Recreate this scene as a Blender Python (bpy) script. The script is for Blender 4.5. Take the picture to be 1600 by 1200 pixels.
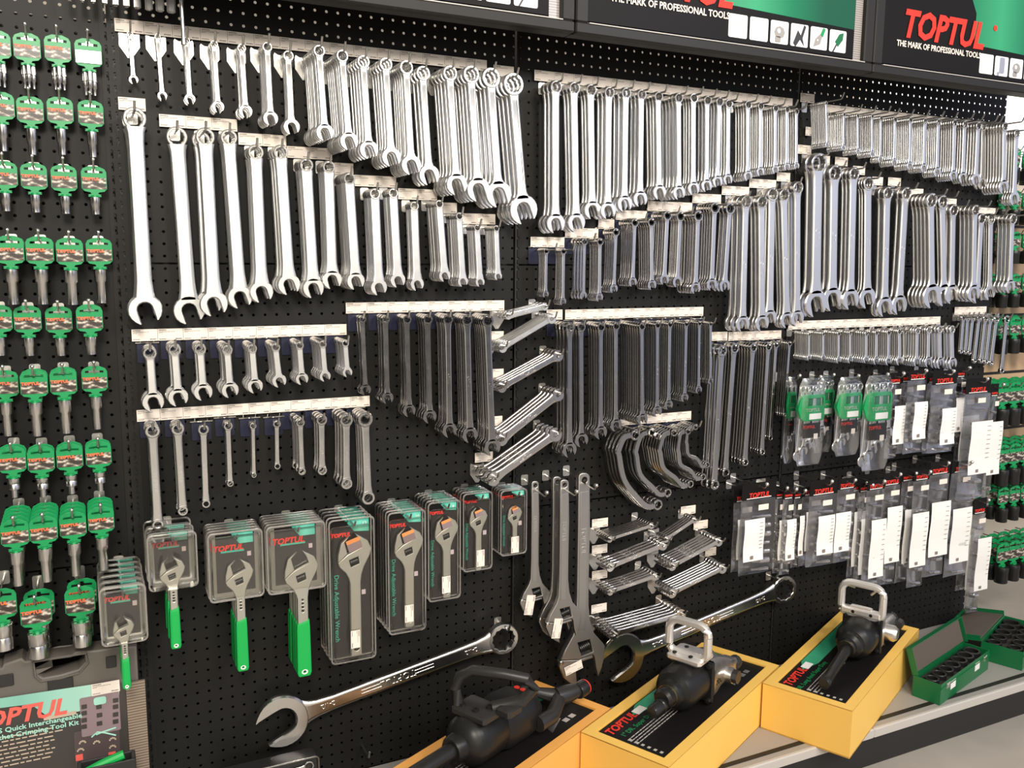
import bpy, bmesh, math, random
from mathutils import Vector, Matrix
random.seed(7)
S = bpy.context.scene
for o in list(bpy.data.objects): bpy.data.objects.remove(o)
COL = S.collection
PI = math.pi
# ------------------------------------------------------------------ camera
# X runs along the display wall, the wall face is Y=0, the shop is at Y<0, Z is up. Metres.
FPX, YAW, PITCH, ROLL = 1376.226, 0.4518, -0.1430, 0.0081
CP = Vector((-2.9127*.025, -78.9592*.025, 25.7027*.025))
cy, sy, cp_, sp = math.cos(YAW), math.sin(YAW), math.cos(PITCH), math.sin(PITCH)
CF = Vector((sy*cp_, cy*cp_, sp)); _r = Vector((cy, -sy, 0)); _u = _r.cross(CF)
CR = math.cos(ROLL)*_r + math.sin(ROLL)*_u
CU = -math.sin(ROLL)*_r + math.cos(ROLL)*_u
cam = bpy.data.cameras.new('camera'); camo = bpy.data.objects.new('camera', cam); COL.objects.link(camo)
cam.sensor_width = 36; cam.lens = FPX/1600*36; cam.clip_start = .05; cam.clip_end = 100
camo.matrix_world = Matrix(((CR.x, CU.x, -CF.x, CP.x), (CR.y, CU.y, -CF.y, CP.y), (CR.z, CU.z, -CF.z, CP.z), (0, 0, 0, 1)))
S.camera = camo
def ray(x, y): return CF + CR*((x-800)/FPX) - CU*((y-600)/FPX)
def at(x, y, d=0.0):
    "point of the photo on the plane d metres in front of the wall"
    r = ray(x, y); t = (-d-CP.y)/r.y; return CP + r*t
def atz(x, y, z):
    r = ray(x, y); t = (z-CP.z)/r.z; return CP + r*t
def depth(x, xb, y, d0=.03):
    X = at(xb, y, d0).x; lo, hi = 0, .5
    for _ in range(34):
        m = (lo+hi)/2
        if at(x, y, m).x > X: lo = m
        else: hi = m
    return m
def mpx(x, y, d): return at(x+.5, y, d).x-at(x-.5, y, d).x
# ------------------------------------------------------------------ world, lights, exposure
S.view_settings.view_transform = 'Standard'; S.view_settings.look = 'None'
S.view_settings.gamma = 1; S.view_settings.use_curve_mapping = False
S.view_settings.exposure = 0.0
w = bpy.data.worlds.new('shop'); S.world = w; w.use_nodes = True
nt = w.node_tree; N = nt.nodes; LK = nt.links; N.clear()
def wn(t, **k):
    n = N.new(t)
    for a, b in k.items(): setattr(n, a, b)
    return n
tc = wn('ShaderNodeTexCoord'); out = wn('ShaderNodeOutputWorld'); bg = wn('ShaderNodeBackground')
LK.new(bg.outputs[0], out.inputs[0])
def lobe(dirv, lo, hi):
    dp = wn('ShaderNodeVectorMath', operation='DOT_PRODUCT'); dp.inputs[1].default_value = Vector(dirv).normalized()
    LK.new(tc.outputs['Generated'], dp.inputs[0])
    m = wn('ShaderNodeMapRange', interpolation_type='SMOOTHSTEP'); m.inputs[1].default_value = lo; m.inputs[2].default_value = hi
    LK.new(dp.outputs['Value'], m.inputs[0]); return m.outputs[0]
def addc(a, fac, colr, k):
    sc = wn('ShaderNodeMix', data_type='RGBA', blend_type='ADD'); sc.inputs[0].default_value = 1
    ml = wn('ShaderNodeVectorMath', operation='SCALE'); ml.inputs[0].default_value = [c*k for c in colr]
    LK.new(fac, ml.inputs[3])
    LK.new(a, sc.inputs[6]); LK.new(ml.outputs[0], sc.inputs[7]); return sc.outputs[2]
base = wn('ShaderNodeRGB'); base.outputs[0].default_value = (.035, .032, .030, 1)
c = base.outputs[0]
c = addc(c, lobe((-.1, -1, .30), .86, .97), (1, .93, .80), 2.1)      # bright lit aisle across from the display
c = addc(c, lobe((.78, -.62, .22), .82, .98), (.72, .77, 1), .85)     # daylight from the shop front
c = addc(c, lobe((0, 0, 1), .25, .8), (1, .95, .88), .35)             # pale ceiling
c = addc(c, lobe((0, -.6, -1), .5, .95), (1, .85, .7), .10)          # floor
LK.new(c, bg.inputs[0]); bg.inputs[1].default_value = 1.0
def area(name, loc, target, size, power, colr=(1, .93, .82), sy_=None):
    l = bpy.data.lights.new(name, 'AREA'); l.energy = power; l.color = colr; l.size = size
    if sy_: l.shape = 'RECTANGLE'; l.size_y = sy_
    o = bpy.data.objects.new(name, l); COL.objects.link(o); o.location = loc
    o.rotation_euler = (Vector(target)-Vector(loc)).to_track_quat('-Z', 'Y').to_euler(); return o
area('shop_lamp', (-.3, -3.0, 1.95), (.2, 0, .5), .6, 74)  # ceiling lamps over the aisle, up to the bluish one
area('shop_lamp', (1.3, -2.9, 1.95), (1.3, 0, .3), .55, 40, (1, .92, .82))
area('shop_lamp', (2.7, -2.9, 1.95), (2.3, 0, .3), .55, 34, (.93, .95, 1))
area('shop_lamp', (.9, .28, 1.75), (.9, .6, 1.0), 3.4, 7, (1, .93, .85), .25)  # added lamp behind the board, brightens the wall seen through its holes
# ------------------------------------------------------------------ materials
def mat(name, col, rough=.5, metal=0, spec=.5, noise=0, nscale=40, emit=None, es=1, coat=0, bump=0, trans=0):
    m = bpy.data.materials.new(name); m.use_nodes = True; t = m.node_tree
    b = t.nodes['Principled BSDF']; b.inputs['Base Color'].default_value = (*col, 1)
    b.inputs['Roughness'].default_value = rough; b.inputs['Metallic'].default_value = metal
    b.inputs['Specular IOR Level'].default_value = spec
    b.inputs['Coat Weight'].default_value = coat
    if trans: b.inputs['Transmission Weight'].default_value = trans
    if emit: b.inputs['Emission Color'].default_value = (*emit, 1); b.inputs['Emission Strength'].default_value = es
    if noise or bump:
        n = t.nodes.new('ShaderNodeTexNoise'); n.inputs['Scale'].default_value = nscale
        g = t.nodes.new('ShaderNodeTexCoord'); t.links.new(g.outputs['Object'], n.inputs['Vector'])
    if noise:
        r = t.nodes.new('ShaderNodeMapRange'); r.inputs[3].default_value = max(.02, rough-noise); r.inputs[4].default_value = rough+noise
        t.links.new(n.outputs[0], r.inputs[0]); t.links.new(r.outputs[0], b.inputs['Roughness'])
    if bump:
        bp = t.nodes.new('ShaderNodeBump'); bp.inputs['Strength'].default_value = bump; bp.inputs['Distance'].default_value = .001
        t.links.new(n.outputs[0], bp.inputs['Height']); t.links.new(bp.outputs[0], b.inputs['Normal'])
    return m
M = dict(
 satin=mat('satin_chrome', (.80, .79, .77), .34, 1, noise=.04),
 chrome=mat('polished_chrome', (.74, .72, .70), .22, 1, noise=.03),
 dchrome=mat('deep_polished_chrome', (.54, .53, .51), .19, 1, noise=.03),
 forged=mat('phosphate_steel', (.42, .40, .38), .42, 1, noise=.05, nscale=120),
 forgel=mat('pale_plated_steel', (.60, .59, .53), .42, 1, noise=.05),
 dark=mat('dark_ratchet_steel', (.06, .06, .06), .4, .8),
 rod=mat('zinc_wire', (.55, .54, .52), .28, 1),
 plate=mat('zinc_plate', (.66, .64, .60), .35, 1),
 bplate=mat('blue_film_plate', (.018, .020, .045), .4, 0, .3),
 ball=mat('plated_ball_tip', (.85, .84, .80), .2, 1),
 paper=mat('label_paper', (.86, .77, .68), .55),
 white=mat('white_paper', (.88, .86, .83), .5),
 ink=mat('grey_ink', (.22, .19, .17), .6),
 red=mat('red_print', (.78, .045, .03), .5, spec=.2),
 green=mat('green_plastic', (.004, .29, .085), .38, noise=.05),
 dgreen=mat('green_painted_steel', (.006, .14, .045), .3, noise=.04),
 grip=mat('green_grip', (.006, .40, .075), .42),
 teal=mat('teal_print', (.06, .42, .30), .4),
 mint=mat('mint_print', (.38, .72, .58), .35),
 black=mat('black_print', (.010, .009, .009), .45, spec=.10),
 blackp=mat('black_plastic', (.022, .021, .021), .38, bump=.15, nscale=400),
 blackm=mat('black_painted_metal', (.018, .018, .018), .45, spec=.35),
 impact=mat('black_oxide_steel', (.02, .02, .02), .33, .3),
 alu=mat('cast_aluminium', (.72, .69, .66), .32, 1, noise=.08, nscale=60, bump=.1),
 yellow=mat('yellow_card_box', (.90, .55, .12), .5, bump=.05, nscale=200),
 orange=mat('orange_card_box', (.88, .42, .10), .5, bump=.05, nscale=200),
 grey=mat('grey_shelf_paint', (.33, .31, .29), .45),
 lgrey=mat('light_grey_trim', (.50, .47, .44), .4),
 dgrey=mat('dark_grey_frame', (.022, .021, .020), .45, spec=.2),
 casep=mat('grey_case_plastic', (.13, .115, .10), .5, bump=.2, nscale=500),
 foam=mat('dark_foam', (.03, .026, .022), .9),
 brownfoam=mat('brown_foam', (.10, .08, .065), .9),
 mauve=mat('mauve_print', (.26, .19, .20), .4),
 cream=mat('cream_wall', (.50, .45, .38), .7),
 tan=mat('tan_slat_board', (.62, .42, .25), .5),
 blackm2=mat('gloss_black_casting', (.011, .011, .011), .36, spec=.32, bump=.06, nscale=300),
 brass=mat('brass_ring', (.45, .36, .18), .3, 1),
 handlew=mat('bare_aluminium_handle', (.86, .83, .80), .42, .75),
 lightbox=mat('lit_white_panel', (1, 1, 1), .5, emit=(1, .97, .92), es=1.6),
 sleeve=mat('dark_sleeve_print', (.050, .044, .040), .35),
 redl=mat('coral_print', (.80, .13, .10), .4),
 sandp=mat('sand_print', (.52, .42, .32), .5),
 mauved=mat('dark_mauve_print', (.085, .062, .062), .4),
 tile=mat('white_print', (.92, .92, .92), .4),
)
def print_photo(name, c0, c1, c2, scale=55):
    m = mat(name, c1, .35); t = m.node_tree; b = t.nodes['Principled BSDF']
    g = t.nodes.new('ShaderNodeTexCoord'); n = t.nodes.new('ShaderNodeTexNoise'); n.inputs['Scale'].default_value = scale; n.inputs['Detail'].default_value = 2
    mp = t.nodes.new('ShaderNodeMapping'); mp.inputs['Rotation'].default_value = (0, .7, 0); mp.inputs['Scale'].default_value = (1, 1, 2.2)
    r = t.nodes.new('ShaderNodeValToRGB'); e = r.color_ramp.elements
    e[0].position = .40; e[0].color = (*c0, 1); e[1].position = .62; e[1].color = (*c2, 1); k = e.new(.52); k.color = (*c1, 1)
    t.links.new(g.outputs['Object'], mp.inputs[0]); t.links.new(mp.outputs[0], n.inputs['Vector']); t.links.new(n.outputs[0], r.inputs[0]); t.links.new(r.outputs[0], b.inputs['Base Color']); return m
M['photo'] = print_photo('printed_tool_picture', (.04, .03, .025), (.16, .13, .10), (.62, .56, .48), 70)
def clear(name, tint=(1, 1, 1), f=.10, rough=.12, top=.75):
    m = bpy.data.materials.new(name); m.use_nodes = True; t = m.node_tree; t.nodes.clear()
    o = t.nodes.new('ShaderNodeOutputMaterial'); mx = t.nodes.new('ShaderNodeMixShader'); tr = t.nodes.new('ShaderNodeBsdfTransparent'); g = t.nodes.new('ShaderNodeBsdfGlossy')
    lw = t.nodes.new('ShaderNodeLayerWeight'); lw.inputs[0].default_value = .25
    mr = t.nodes.new('ShaderNodeMapRange'); mr.inputs[3].default_value = f; mr.inputs[4].default_value = top
    tr.inputs[0].default_value = (*tint, 1); g.inputs[0].default_value = (.95, .95, .95, 1); g.inputs['Roughness'].default_value = rough
    n = t.nodes.new('ShaderNodeTexNoise'); n.inputs['Scale'].default_value = 45; bp = t.nodes.new('ShaderNodeBump'); bp.inputs['Strength'].default_value = .35; bp.inputs['Distance'].default_value = .002
    tcn = t.nodes.new('ShaderNodeTexCoord'); t.links.new(tcn.outputs['Object'], n.inputs['Vector']); t.links.new(n.outputs[0], bp.inputs['Height'])
    if name == 'poly_bag': t.links.new(bp.outputs[0], g.inputs['Normal'])
    t.links.new(lw.outputs['Fresnel'], mr.inputs[0]); t.links.new(mr.outputs[0], mx.inputs[0]); t.links.new(tr.outputs[0], mx.inputs[1]); t.links.new(g.outputs[0], mx.inputs[2]); t.links.new(mx.outputs[0], o.inputs[0]); return m
M['shell'] = clear('clear_blister_plastic', (.96, .95, .92), .035, .10)
M['bag'] = clear('poly_bag', (.92, .92, .93), .09, .18)
# ------------------------------------------------------------------ mesh helpers
class MB:
    def __init__(s): s.v = []; s.f = []; s.m = []
    def add(s, vs, fs, mi=0):
        n = len(s.v); s.v += [tuple(v) for v in vs]; s.f += [tuple(i+n for i in f) for f in fs]; s.m += [mi]*len(fs); return s
    def loft(s, rings, cap=True, closed=False, mi=0):
        n = len(rings[0]); vs = [p for r in rings for p in r]; fs = []; k = len(rings)
        for i in range(k if closed else k-1):
            a = i*n; b = ((i+1) % k)*n
            for j in range(n): fs.append((a+j, a+(j+1) % n, b+(j+1) % n, b+j))
        if cap and not closed: fs.append(tuple(range(n))[::-1]); fs.append(tuple((k-1)*n+j for j in range(n)))
        return s.add(vs, fs, mi)
    def box(s, c, d, rz=0, mi=0, bev=0, mtx=None):
        x, y, z = [q/2 for q in d]; vs = []
        if bev:
            b = bev; rings = []
            for zz, ins in ((-z, b), (-z+b, 0), (z-b, 0), (z, b)):
                X, Y = x-ins, y-ins; rings.append([(-X, -Y+b, zz), (-X+b, -Y, zz), (X-b, -Y, zz), (X, -Y+b, zz), (X, Y-b, zz), (X-b, Y, zz), (-X+b, Y, zz), (-X, Y-b, zz)])
            r = MB().loft(rings); vs = r.v; fs = r.f
        else:
            vs = [(a*x, b*y, e*z) for e in (-1, 1) for a, b in ((-1, -1), (1, -1), (1, 1), (-1, 1))]
            fs = [(3, 2, 1, 0), (4, 5, 6, 7), (0, 1, 5, 4), (1, 2, 6, 5), (2, 3, 7, 6), (3, 0, 4, 7)]
        R = mtx or Matrix.Rotation(rz, 3, 'Z'); c = Vector(c)
        return s.add([R @ Vector(v)+c for v in vs], fs, mi)
    def tube(s, pts, r, n=8, mi=0, cap=True):
        pts = [Vector(p) for p in pts]; rings = []; up = Vector((.13, .31, .94))
        for i, p in enumerate(pts):
            t = (pts[min(i+1, len(pts)-1)]-pts[max(i-1, 0)]).normalized()
            a = t.cross(up)
            if a.length < .2: a = t.cross(Vector((1, 0, 0)))
            a.normalize(); b = t.cross(a); up = a.cross(t) if False else up
            rr = r[i] if isinstance(r, (list, tuple)) else r
            rings.append([p+a*rr*math.cos(q*2*PI/n)+b*rr*math.sin(q*2*PI/n) for q in range(n)])
        return s.loft(rings, cap, mi=mi)
    def lathe(s, prof, n=20, o=(0, 0, 0), ax='z', mi=0, closed=False, mtx=None):
        "prof: (radius, height) pairs round the axis"
        rings = []; o = Vector(o)
        for r, h in prof:
            ring = []
            for q in range(n):
                a = q*2*PI/n; x, y = r*math.cos(a), r*math.sin(a)
                v = Vector((x, y, h)) if ax == 'z' else Vector((h, x, y)) if ax == 'x' else Vector((x, h, y))
                ring.append((mtx @ v if mtx else v)+o)
            rings.append(ring)
        return s.loft(rings, not closed, closed, mi)
    def merge(s, me, mtx=None, mi=0):
        vs = [(mtx @ v.co if mtx else v.co) for v in me.vertices]; return s.add(vs, [tuple(p.vertices) for p in me.polygons], mi)
    def xf(s, mtx): s.v = [tuple(mtx @ Vector(v)) for v in s.v]; return s
    def mesh(s, name, mats, smooth=35):
        me = bpy.data.meshes.new(name); me.from_pydata(s.v, [], s.f)
        for m in (mats if isinstance(mats, (list, tuple)) else [mats]): me.materials.append(M[m] if isinstance(m, str) else m)
        me.polygons.foreach_set('material_index', s.m)
        bm = bmesh.new(); bm.from_mesh(me); bmesh.ops.recalc_face_normals(bm, faces=bm.faces); bm.to_mesh(me); bm.free()
        if smooth:
            me.polygons.foreach_set('use_smooth', [True]*len(me.polygons)); me.set_sharp_from_angle(angle=math.radians(smooth))
        me.update(); return me
    def obj(s, name, mats, parent=None, smooth=35, loc=(0, 0, 0)): return put(name, s.mesh(name, mats, smooth), parent, loc)
def put(name, me, parent=None, loc=(0, 0, 0), rot=(0, 0, 0)):
    o = bpy.data.objects.new(name, me); COL.objects.link(o); o.location = loc; o.rotation_euler = rot
    if parent: o.parent = parent
    return o
LABELS = {}
def tag(o, label, cat, group=None, kind=None):
    n = len(label.replace(',', ' ').split())
    if n > 16 or n < 4: print('LABEL LENGTH', n, label)
    if label in LABELS: print('DUPLICATE', label)
    LABELS[label] = 1
    o['label'] = label; o['category'] = cat
    if group: o['group'] = group
    if kind: o['kind'] = kind
    return o
def thing(name, label, cat, loc=(0, 0, 0), rot=(0, 0, 0), group=None): return tag(put(name, None, None, loc, rot), label, cat, group)
def struct(o): o['kind'] = 'structure'; return o
def dup(root, loc, rot, label, group=None):
    r = root.copy(); COL.objects.link(r); r.location = loc; r.rotation_euler = rot
    for ch in root.children:
        q = ch.copy(); COL.objects.link(q); q.parent = r
        for g in ch.children:
            z = g.copy(); COL.objects.link(z); z.parent = q
    if 'group' in r and not group: del r['group']
    tag(r, label, root['category'], group); return r
def plate_mesh(loops, t, bev=0, res=1):
    "flat plate in the XZ plane (y = thickness) from outlines; inner loops are holes"
    cu = bpy.data.curves.new('outline', 'CURVE'); cu.dimensions = '2D'; cu.fill_mode = 'BOTH'; cu.extrude = max(t/2-bev, 1e-5); cu.bevel_depth = bev; cu.offset = -bev; cu.bevel_resolution = res
    for lp in loops:
        sp_ = cu.splines.new('POLY'); sp_.points.add(len(lp)-1); sp_.use_cyclic_u = True
        for p, q in zip(sp_.points, lp): p.co = (q[0], q[1], 0, 1)
    o = bpy.data.objects.new('outline', cu); me = bpy.data.meshes.new_from_object(o); bpy.data.objects.remove(o); bpy.data.curves.remove(cu)
    me.transform(Matrix.Rotation(PI/2, 4, 'X')); return me
def circ(x, z, r, n=16, rz=None): return [(x+r*math.cos(i*2*PI/n), z+(rz or r)*math.sin(i*2*PI/n)) for i in range(n)]
def rrect(x0, z0, x1, z1, r, n=3):
    P = []
    for cx, cz, a in ((x1-r, z1-r, 0), (x0+r, z1-r, 90), (x0+r, z0+r, 180), (x1-r, z0+r, 270)):
        for i in range(n+1): q = math.radians(a+90*i/n); P.append((cx+r*math.cos(q), cz+r*math.sin(q)))
    return P
_TX = {}
def text_mesh(s, size, ext=.0002, shear=0, bold=0, w=1.0):
    "letters standing in the XZ plane facing -Y, centred"
    k = (s, size, ext, shear, bold, w)
    if k in _TX: return _TX[k]
    cu = bpy.data.curves.new('lettering', 'FONT'); cu.body = s; cu.size = size; cu.extrude = ext; cu.shear = shear; cu.offset = bold; cu.resolution_u = 2; cu.align_x = 'CENTER'; cu.align_y = 'CENTER'
    o = bpy.data.objects.new('lettering', cu); me = bpy.data.meshes.new_from_object(o); bpy.data.objects.remove(o)
    me.transform(Matrix.Rotation(PI/2, 4, 'X') @ Matrix.Diagonal((w, 1, 1, 1))); _TX[k] = me; return me
def textobj(name, s, size, m, parent, loc, rot=(0, 0, 0), **k):
    b = MB().merge(text_mesh(s, size, **k)); return put(name, b.mesh(name, m, 0), parent, loc, rot)
ORD = 'first second third fourth fifth sixth seventh eighth ninth tenth eleventh twelfth thirteenth fourteenth fifteenth sixteenth seventeenth eighteenth nineteenth twentieth'.split()
def ordn(i): return ORD[i]
# ------------------------------------------------------------------ the shop shell
BAY = .8915; ZS = -.611; ZF = ZS-.112
def holes(name, col, z0, slots=False):
    m = mat(name, col, .5, spec=.22, bump=.08, nscale=300); t = m.node_tree; b = t.nodes['Principled BSDF']
    g = t.nodes.new('ShaderNodeTexCoord'); sx = t.nodes.new('ShaderNodeSeparateXYZ'); t.links.new(g.outputs['Object'], sx.inputs[0])
    def mth(op, a, b_=None, clamp=False):
        n = t.nodes.new('ShaderNodeMath'); n.operation = op; n.use_clamp = clamp
        for i, q in enumerate((a, b_)):
            if q is None: continue
            if isinstance(q, (int, float)): n.inputs[i].default_value = q
            else: t.links.new(q, n.inputs[i])
        return n.outputs[0]
    if not slots:
        fx = mth('SUBTRACT', mth('FRACT', mth('DIVIDE', mth('ADD', sx.outputs[0], .0007), .025)), .5); fz = mth('SUBTRACT', mth('FRACT', mth('DIVIDE', mth('ADD', sx.outputs[2], z0), .025)), .5)
        d = mth('SQRT', mth('ADD', mth('MULTIPLY', fx, fx), mth('MULTIPLY', fz, fz))); mask = mth('LESS_THAN', d, .125)
    else:
        fx = mth('ABSOLUTE', mth('SUBTRACT', mth('ABSOLUTE', sx.outputs[0]), .0065)); fz = mth('ABSOLUTE', mth('SUBTRACT', mth('FRACT', mth('DIVIDE', sx.outputs[2], .025)), .5))
        mask = mth('MULTIPLY', mth('LESS_THAN', fx, .0022), mth('LESS_THAN', fz, .33))
    tr = t.nodes.new('ShaderNodeBsdfTransparent'); mx = t.nodes.new('ShaderNodeMixShader'); t.links.new(mask, mx.inputs[0]); t.links.new(b.outputs[0], mx.inputs[1]); t.links.new(tr.outputs[0], mx.inputs[2])
    t.links.new(mx.outputs[0], t.nodes['Material Output'].inputs[0]); return m
M['peg'] = holes('perforated_black_steel', (.011, .0106, .0098), .0112)
M['slotm'] = holes('slotted_upright_steel', (.014, .0135, .0125), 0, True)
def noisemat(name, c0, c1, scale, rough):
    m = mat(name, c0, rough); t = m.node_tree; n = t.nodes.new('ShaderNodeTexNoise'); n.inputs['Scale'].default_value = scale; n.inputs['Detail'].default_value = 4
    g = t.nodes.new('ShaderNodeTexCoord'); t.links.new(g.outputs['Object'], n.inputs['Vector'])
    r = t.nodes.new('ShaderNodeMix'); r.data_type = 'RGBA'; r.inputs[6].default_value = (*c0, 1); r.inputs[7].default_value = (*c1, 1); t.links.new(n.outputs[0], r.inputs[0]); t.links.new(r.outputs[2], t.nodes['Principled BSDF'].inputs['Base Color']); return m
M['floor'] = noisemat('speckled_vinyl_floor', (.46, .42, .37), (.34, .31, .28), 9, .35)
M['tan'] = noisemat('tan_slat_board', (.62, .42, .25), (.50, .33, .19), 4, .5)
struct(MB().box((2.5, .5, ZF-.02), (16, 12, .04)).obj('floor', 'floor', smooth=0))
struct(MB().box((1.3, .62, .9), (6.4, .04, 3.4)).obj('wall_back', 'cream', smooth=0))
BN = ['leftmost bay, behind the green socket hangers', 'second bay, behind the pale combination wrenches', 'third bay, behind the loose adjustable wrenches', 'rightmost bay, behind the bagged tool sets']
for k in range(-1, 3):
    x0 = k*BAY; x1 = x0+BAY; mid = (x0+x1)/2
    t = thing('pegboard_bay', 'black perforated steel shelving bay, '+['leftmost, behind green socket hangers', 'second, behind palest combination wrenches', 'third, behind loose adjustable wrenches', 'rightmost, behind bagged tool sets'][k+1], 'shelving', (x0, 0, ZF))
    for z0, z1 in ((ZS, -.002), (.002, .622), (.626, 1.35)):
        q = MB().box((0, 0, 0), (BAY-.012, .0016, z1-z0)).obj('pegboard_panel', 'peg', t, 0, (BAY/2, .0008, (z0+z1)/2-ZF))
    if k == 0:
        q = MB().box((0, .0, 0), (.034, .002, 1.95)).obj('slotted_upright', 'slotm', t, 0, (.0, -.0012, .975))
    MB().box((.006, .018, .98), (.010, .03, 1.95)).obj('upright', 'blackm', t, 0)
    MB().box((BAY/2, .045, (ZF+1.100)/2-ZF), (BAY, .004, 1.100-ZF)).obj('rear_light_block', 'blackm', t, 0)  # added dark backing, keeps light out of the holes below the top rows
    if k == 2: MB().box((BAY-.008, .024, (ZF+1.09)/2-ZF), (.004, .040, 1.09-ZF)).obj('end_light_block', 'blackm', t, 0)  # added to block light showing through the holes at the open end
    sh = thing('base_shelf', 'grey steel base shelf of the %s bay with kick plate' % ['leftmost', 'second', 'third', 'rightmost'][k+1], 'shelf', (x0, 0, ZF)); t0 = t; t = sh
    MB().box((BAY/2, -.20, ZS-ZF-.012), (BAY-.001, .398, .024), bev=.003).obj('deck', 'grey', t, 0)
    b = MB().box((BAY/2, -.402, ZS-ZF-.012), (BAY, .012, .027), bev=.003); b.obj('shelf_edge_strip', 'lgrey', t, 0)
    MB().box((BAY/2, -.372, ZS-ZF+.0008), (BAY, .014, .0016)).obj('price_channel', 'dgrey', t, 0)
    MB().box((BAY/2, -.385, .043), (BAY, .02, .086)).obj('kick_plate', 'blackm', t, 0)
# ------------------------------------------------------------------ header signs
def header(k, label):
    D = .2; xl = .9301+(k-1)*.9000; t = thing('header_sign', label, 'sign', (xl, -D, 1.131))
    W_, H = .897, .40; fw = .032; fb = .024
    b = MB()
    b.box((W_/2, .02, H/2+.0), (W_, .03, H)); fr = MB()
    for c_, d in (((W_/2, -.004, fb/2), (W_, .022, fb)), ((W_/2, -.004, H-fw/2), (W_, .022, fw)), ((fw/2, -.004, (H-fw+fb)/2), (fw, .0218, H-fw-fb)), ((W_-fw/2, -.004, (H-fw+fb)/2), (fw, .0218, H-fw-fb))): fr.box(c_, d, bev=.003)
    b.obj('case', 'blackm', t, 0); fr.obj('frame', 'dgrey', t, 0)
    lip = MB().box((W_/2, -.0165, fb-.001), (W_-2*fw, .004, .002)).obj('lip', 'lgrey', t, 0)
    MB().box((W_/2, .002, H/2), (W_-2*fw, .004, H-2*fw)).obj('panel', 'black', t, 0)
    # green field upper right, with a pale sweep
    g = MB().add([(.40, -.0005, .116), (.838, -.0005, .104), (.838, -.0005, H-fw), (.30, -.0005, H-fw), (.40, -.0005, .2)], [(0, 1, 2, 3, 4)]); g.obj('green_field', 'signgreen', t, 0)
    MB().box((.852, -.0004, H/2), (.026, .001, H-2*fb)).obj('ribbed_border', 'ribbed', t, 0)
    textobj('brand_lettering', 'TOPTUL', .0975, 'red', t, (.272, -.002, .138), shear=.25, bold=.0035, w=.89, ext=.0006)
    MB().lathe([(.0001, -.0005), (.008, -.0005), (.008, .0005), (.0001, .0005)], 16, (.483, -.0015, .170), 'y').obj('registered_dot', 'red', t, 0)
    textobj('motto_lettering', 'THE MARK OF PROFESSIONAL TOOLS', .0215, 'paper', t, (.262, -.002, .088), bold=.0005, w=.92)
    for i in range(6):
        x = .457+i*.0652; tl = put('picture_tile', MB().merge(plate_mesh([rrect(-.0285, -.027, .0285, .027, .004)], .001)).mesh('picture_tile', 'tile', 0), t, (x, -.001, .069))
        b = MB(); g = 'dgrey'
        if i == 0: b.tube([(-.012, 0, .02), (.006, 0, .0), (.012, 0, .022)], .0010, 5); b.lathe([(.001, 0), (.010, 0), (.009, .001), (.001, .001)], 12, (0, -.0002, -.016), 'y'); g = 'paper'
        if i == 1: b.merge(plate_mesh([rrect(-.010, -.020, .012, .024, .004)], .001)); b.merge(plate_mesh([circ(-.014, -.022, .006, 6)], .001)); g = 'alu'
        if i == 2: b.merge(plate_mesh([circ(0, 0, .017, 8, .015), circ(-.002, .004, .006, 10)], .001)); b.merge(plate_mesh([rrect(-.014, -.024, .004, -.010, .003)], .001)); g = 'grey'
        if i == 3: b.merge(plate_mesh([[(-.02, -.02), (-.006, .012), (.004, .0), (.014, .026), (.020, .022), (.010, -.006), (.016, -.024), (.002, -.01), (-.012, -.028)]], .001)); g = 'blackp'
        if i == 4: b.merge(plate_mesh([[(-.018, -.022), (-.012, -.002), (.002, .010), (.010, .004), (.004, -.014)], circ(-.004, -.004, .003, 8)], .001)); g = 'grey'
        if i == 5: b.merge(plate_mesh([[(-.010, -.002), (.004, .018), (.018, .022), (.016, .004), (.0, -.014)]], .001)); g = 'dgreen'
        b.obj('pictured_tool', g, tl, 0, (0, -.001, 0))
        if i in (4, 5): MB().merge(plate_mesh([[(.004, .010), (.012, .004), (.02, .024), (.012, .026)] if i == 4 else [(-.018, -.026), (-.015, -.028), (-.004, -.010), (-.007, -.008)]], .001)).obj('pictured_handle', 'green' if i == 4 else 'blackp', tl, 0, (0, -.0018, 0))
def grad(name, cols, axis=0, scale=1.0, off=0.0, rough=.25, wave=0):
    m = mat(name, cols[0], rough); t = m.node_tree; g = t.nodes.new('ShaderNodeTexCoord'); sx = t.nodes.new('ShaderNodeSeparateXYZ'); t.links.new(g.outputs['Object'], sx.inputs[0])
    mr = t.nodes.new('ShaderNodeMath'); mr.operation = 'MULTIPLY_ADD'; mr.inputs[1].default_value = scale; mr.inputs[2].default_value = off; t.links.new(sx.outputs[axis], mr.inputs[0])
    src = mr.outputs[0]
    if wave:
        f = t.nodes.new('ShaderNodeMath'); f.operation = 'FRACT'; t.links.new(src, f.inputs[0]); src = f.outputs[0]
    r = t.nodes.new('ShaderNodeValToRGB'); t.links.new(src, r.inputs[0]); e = r.color_ramp.elements
    for i, c_ in enumerate(cols):
        q = e[i] if i < 2 else e.new(i/(len(cols)-1)); q.color = (*c_, 1)
    for i, q in enumerate(e): q.position = i/(len(cols)-1)
    for i, q in enumerate(e): q.color = (*cols[i], 1)
    t.links.new(r.outputs[0], t.nodes['Principled BSDF'].inputs['Base Color']); return m
M['signgreen'] = grad('green_print_field', [(.0, .09, .04), (.01, .22, .09), (.03, .34, .15), (.0, .18, .07), (.0, .08, .035)], 0, 2.2, -.62)
M['ribbed'] = grad('ribbed_grey_print', [(.20, .18, .17), (.45, .41, .38), (.20, .18, .17)], 2, 180, 0, wave=1)
header(0, 'black header sign with picture tiles above the second bay, cut by the frame')
header(1, 'black and green header sign above the loose wrenches, lettering cut off at top')
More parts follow.
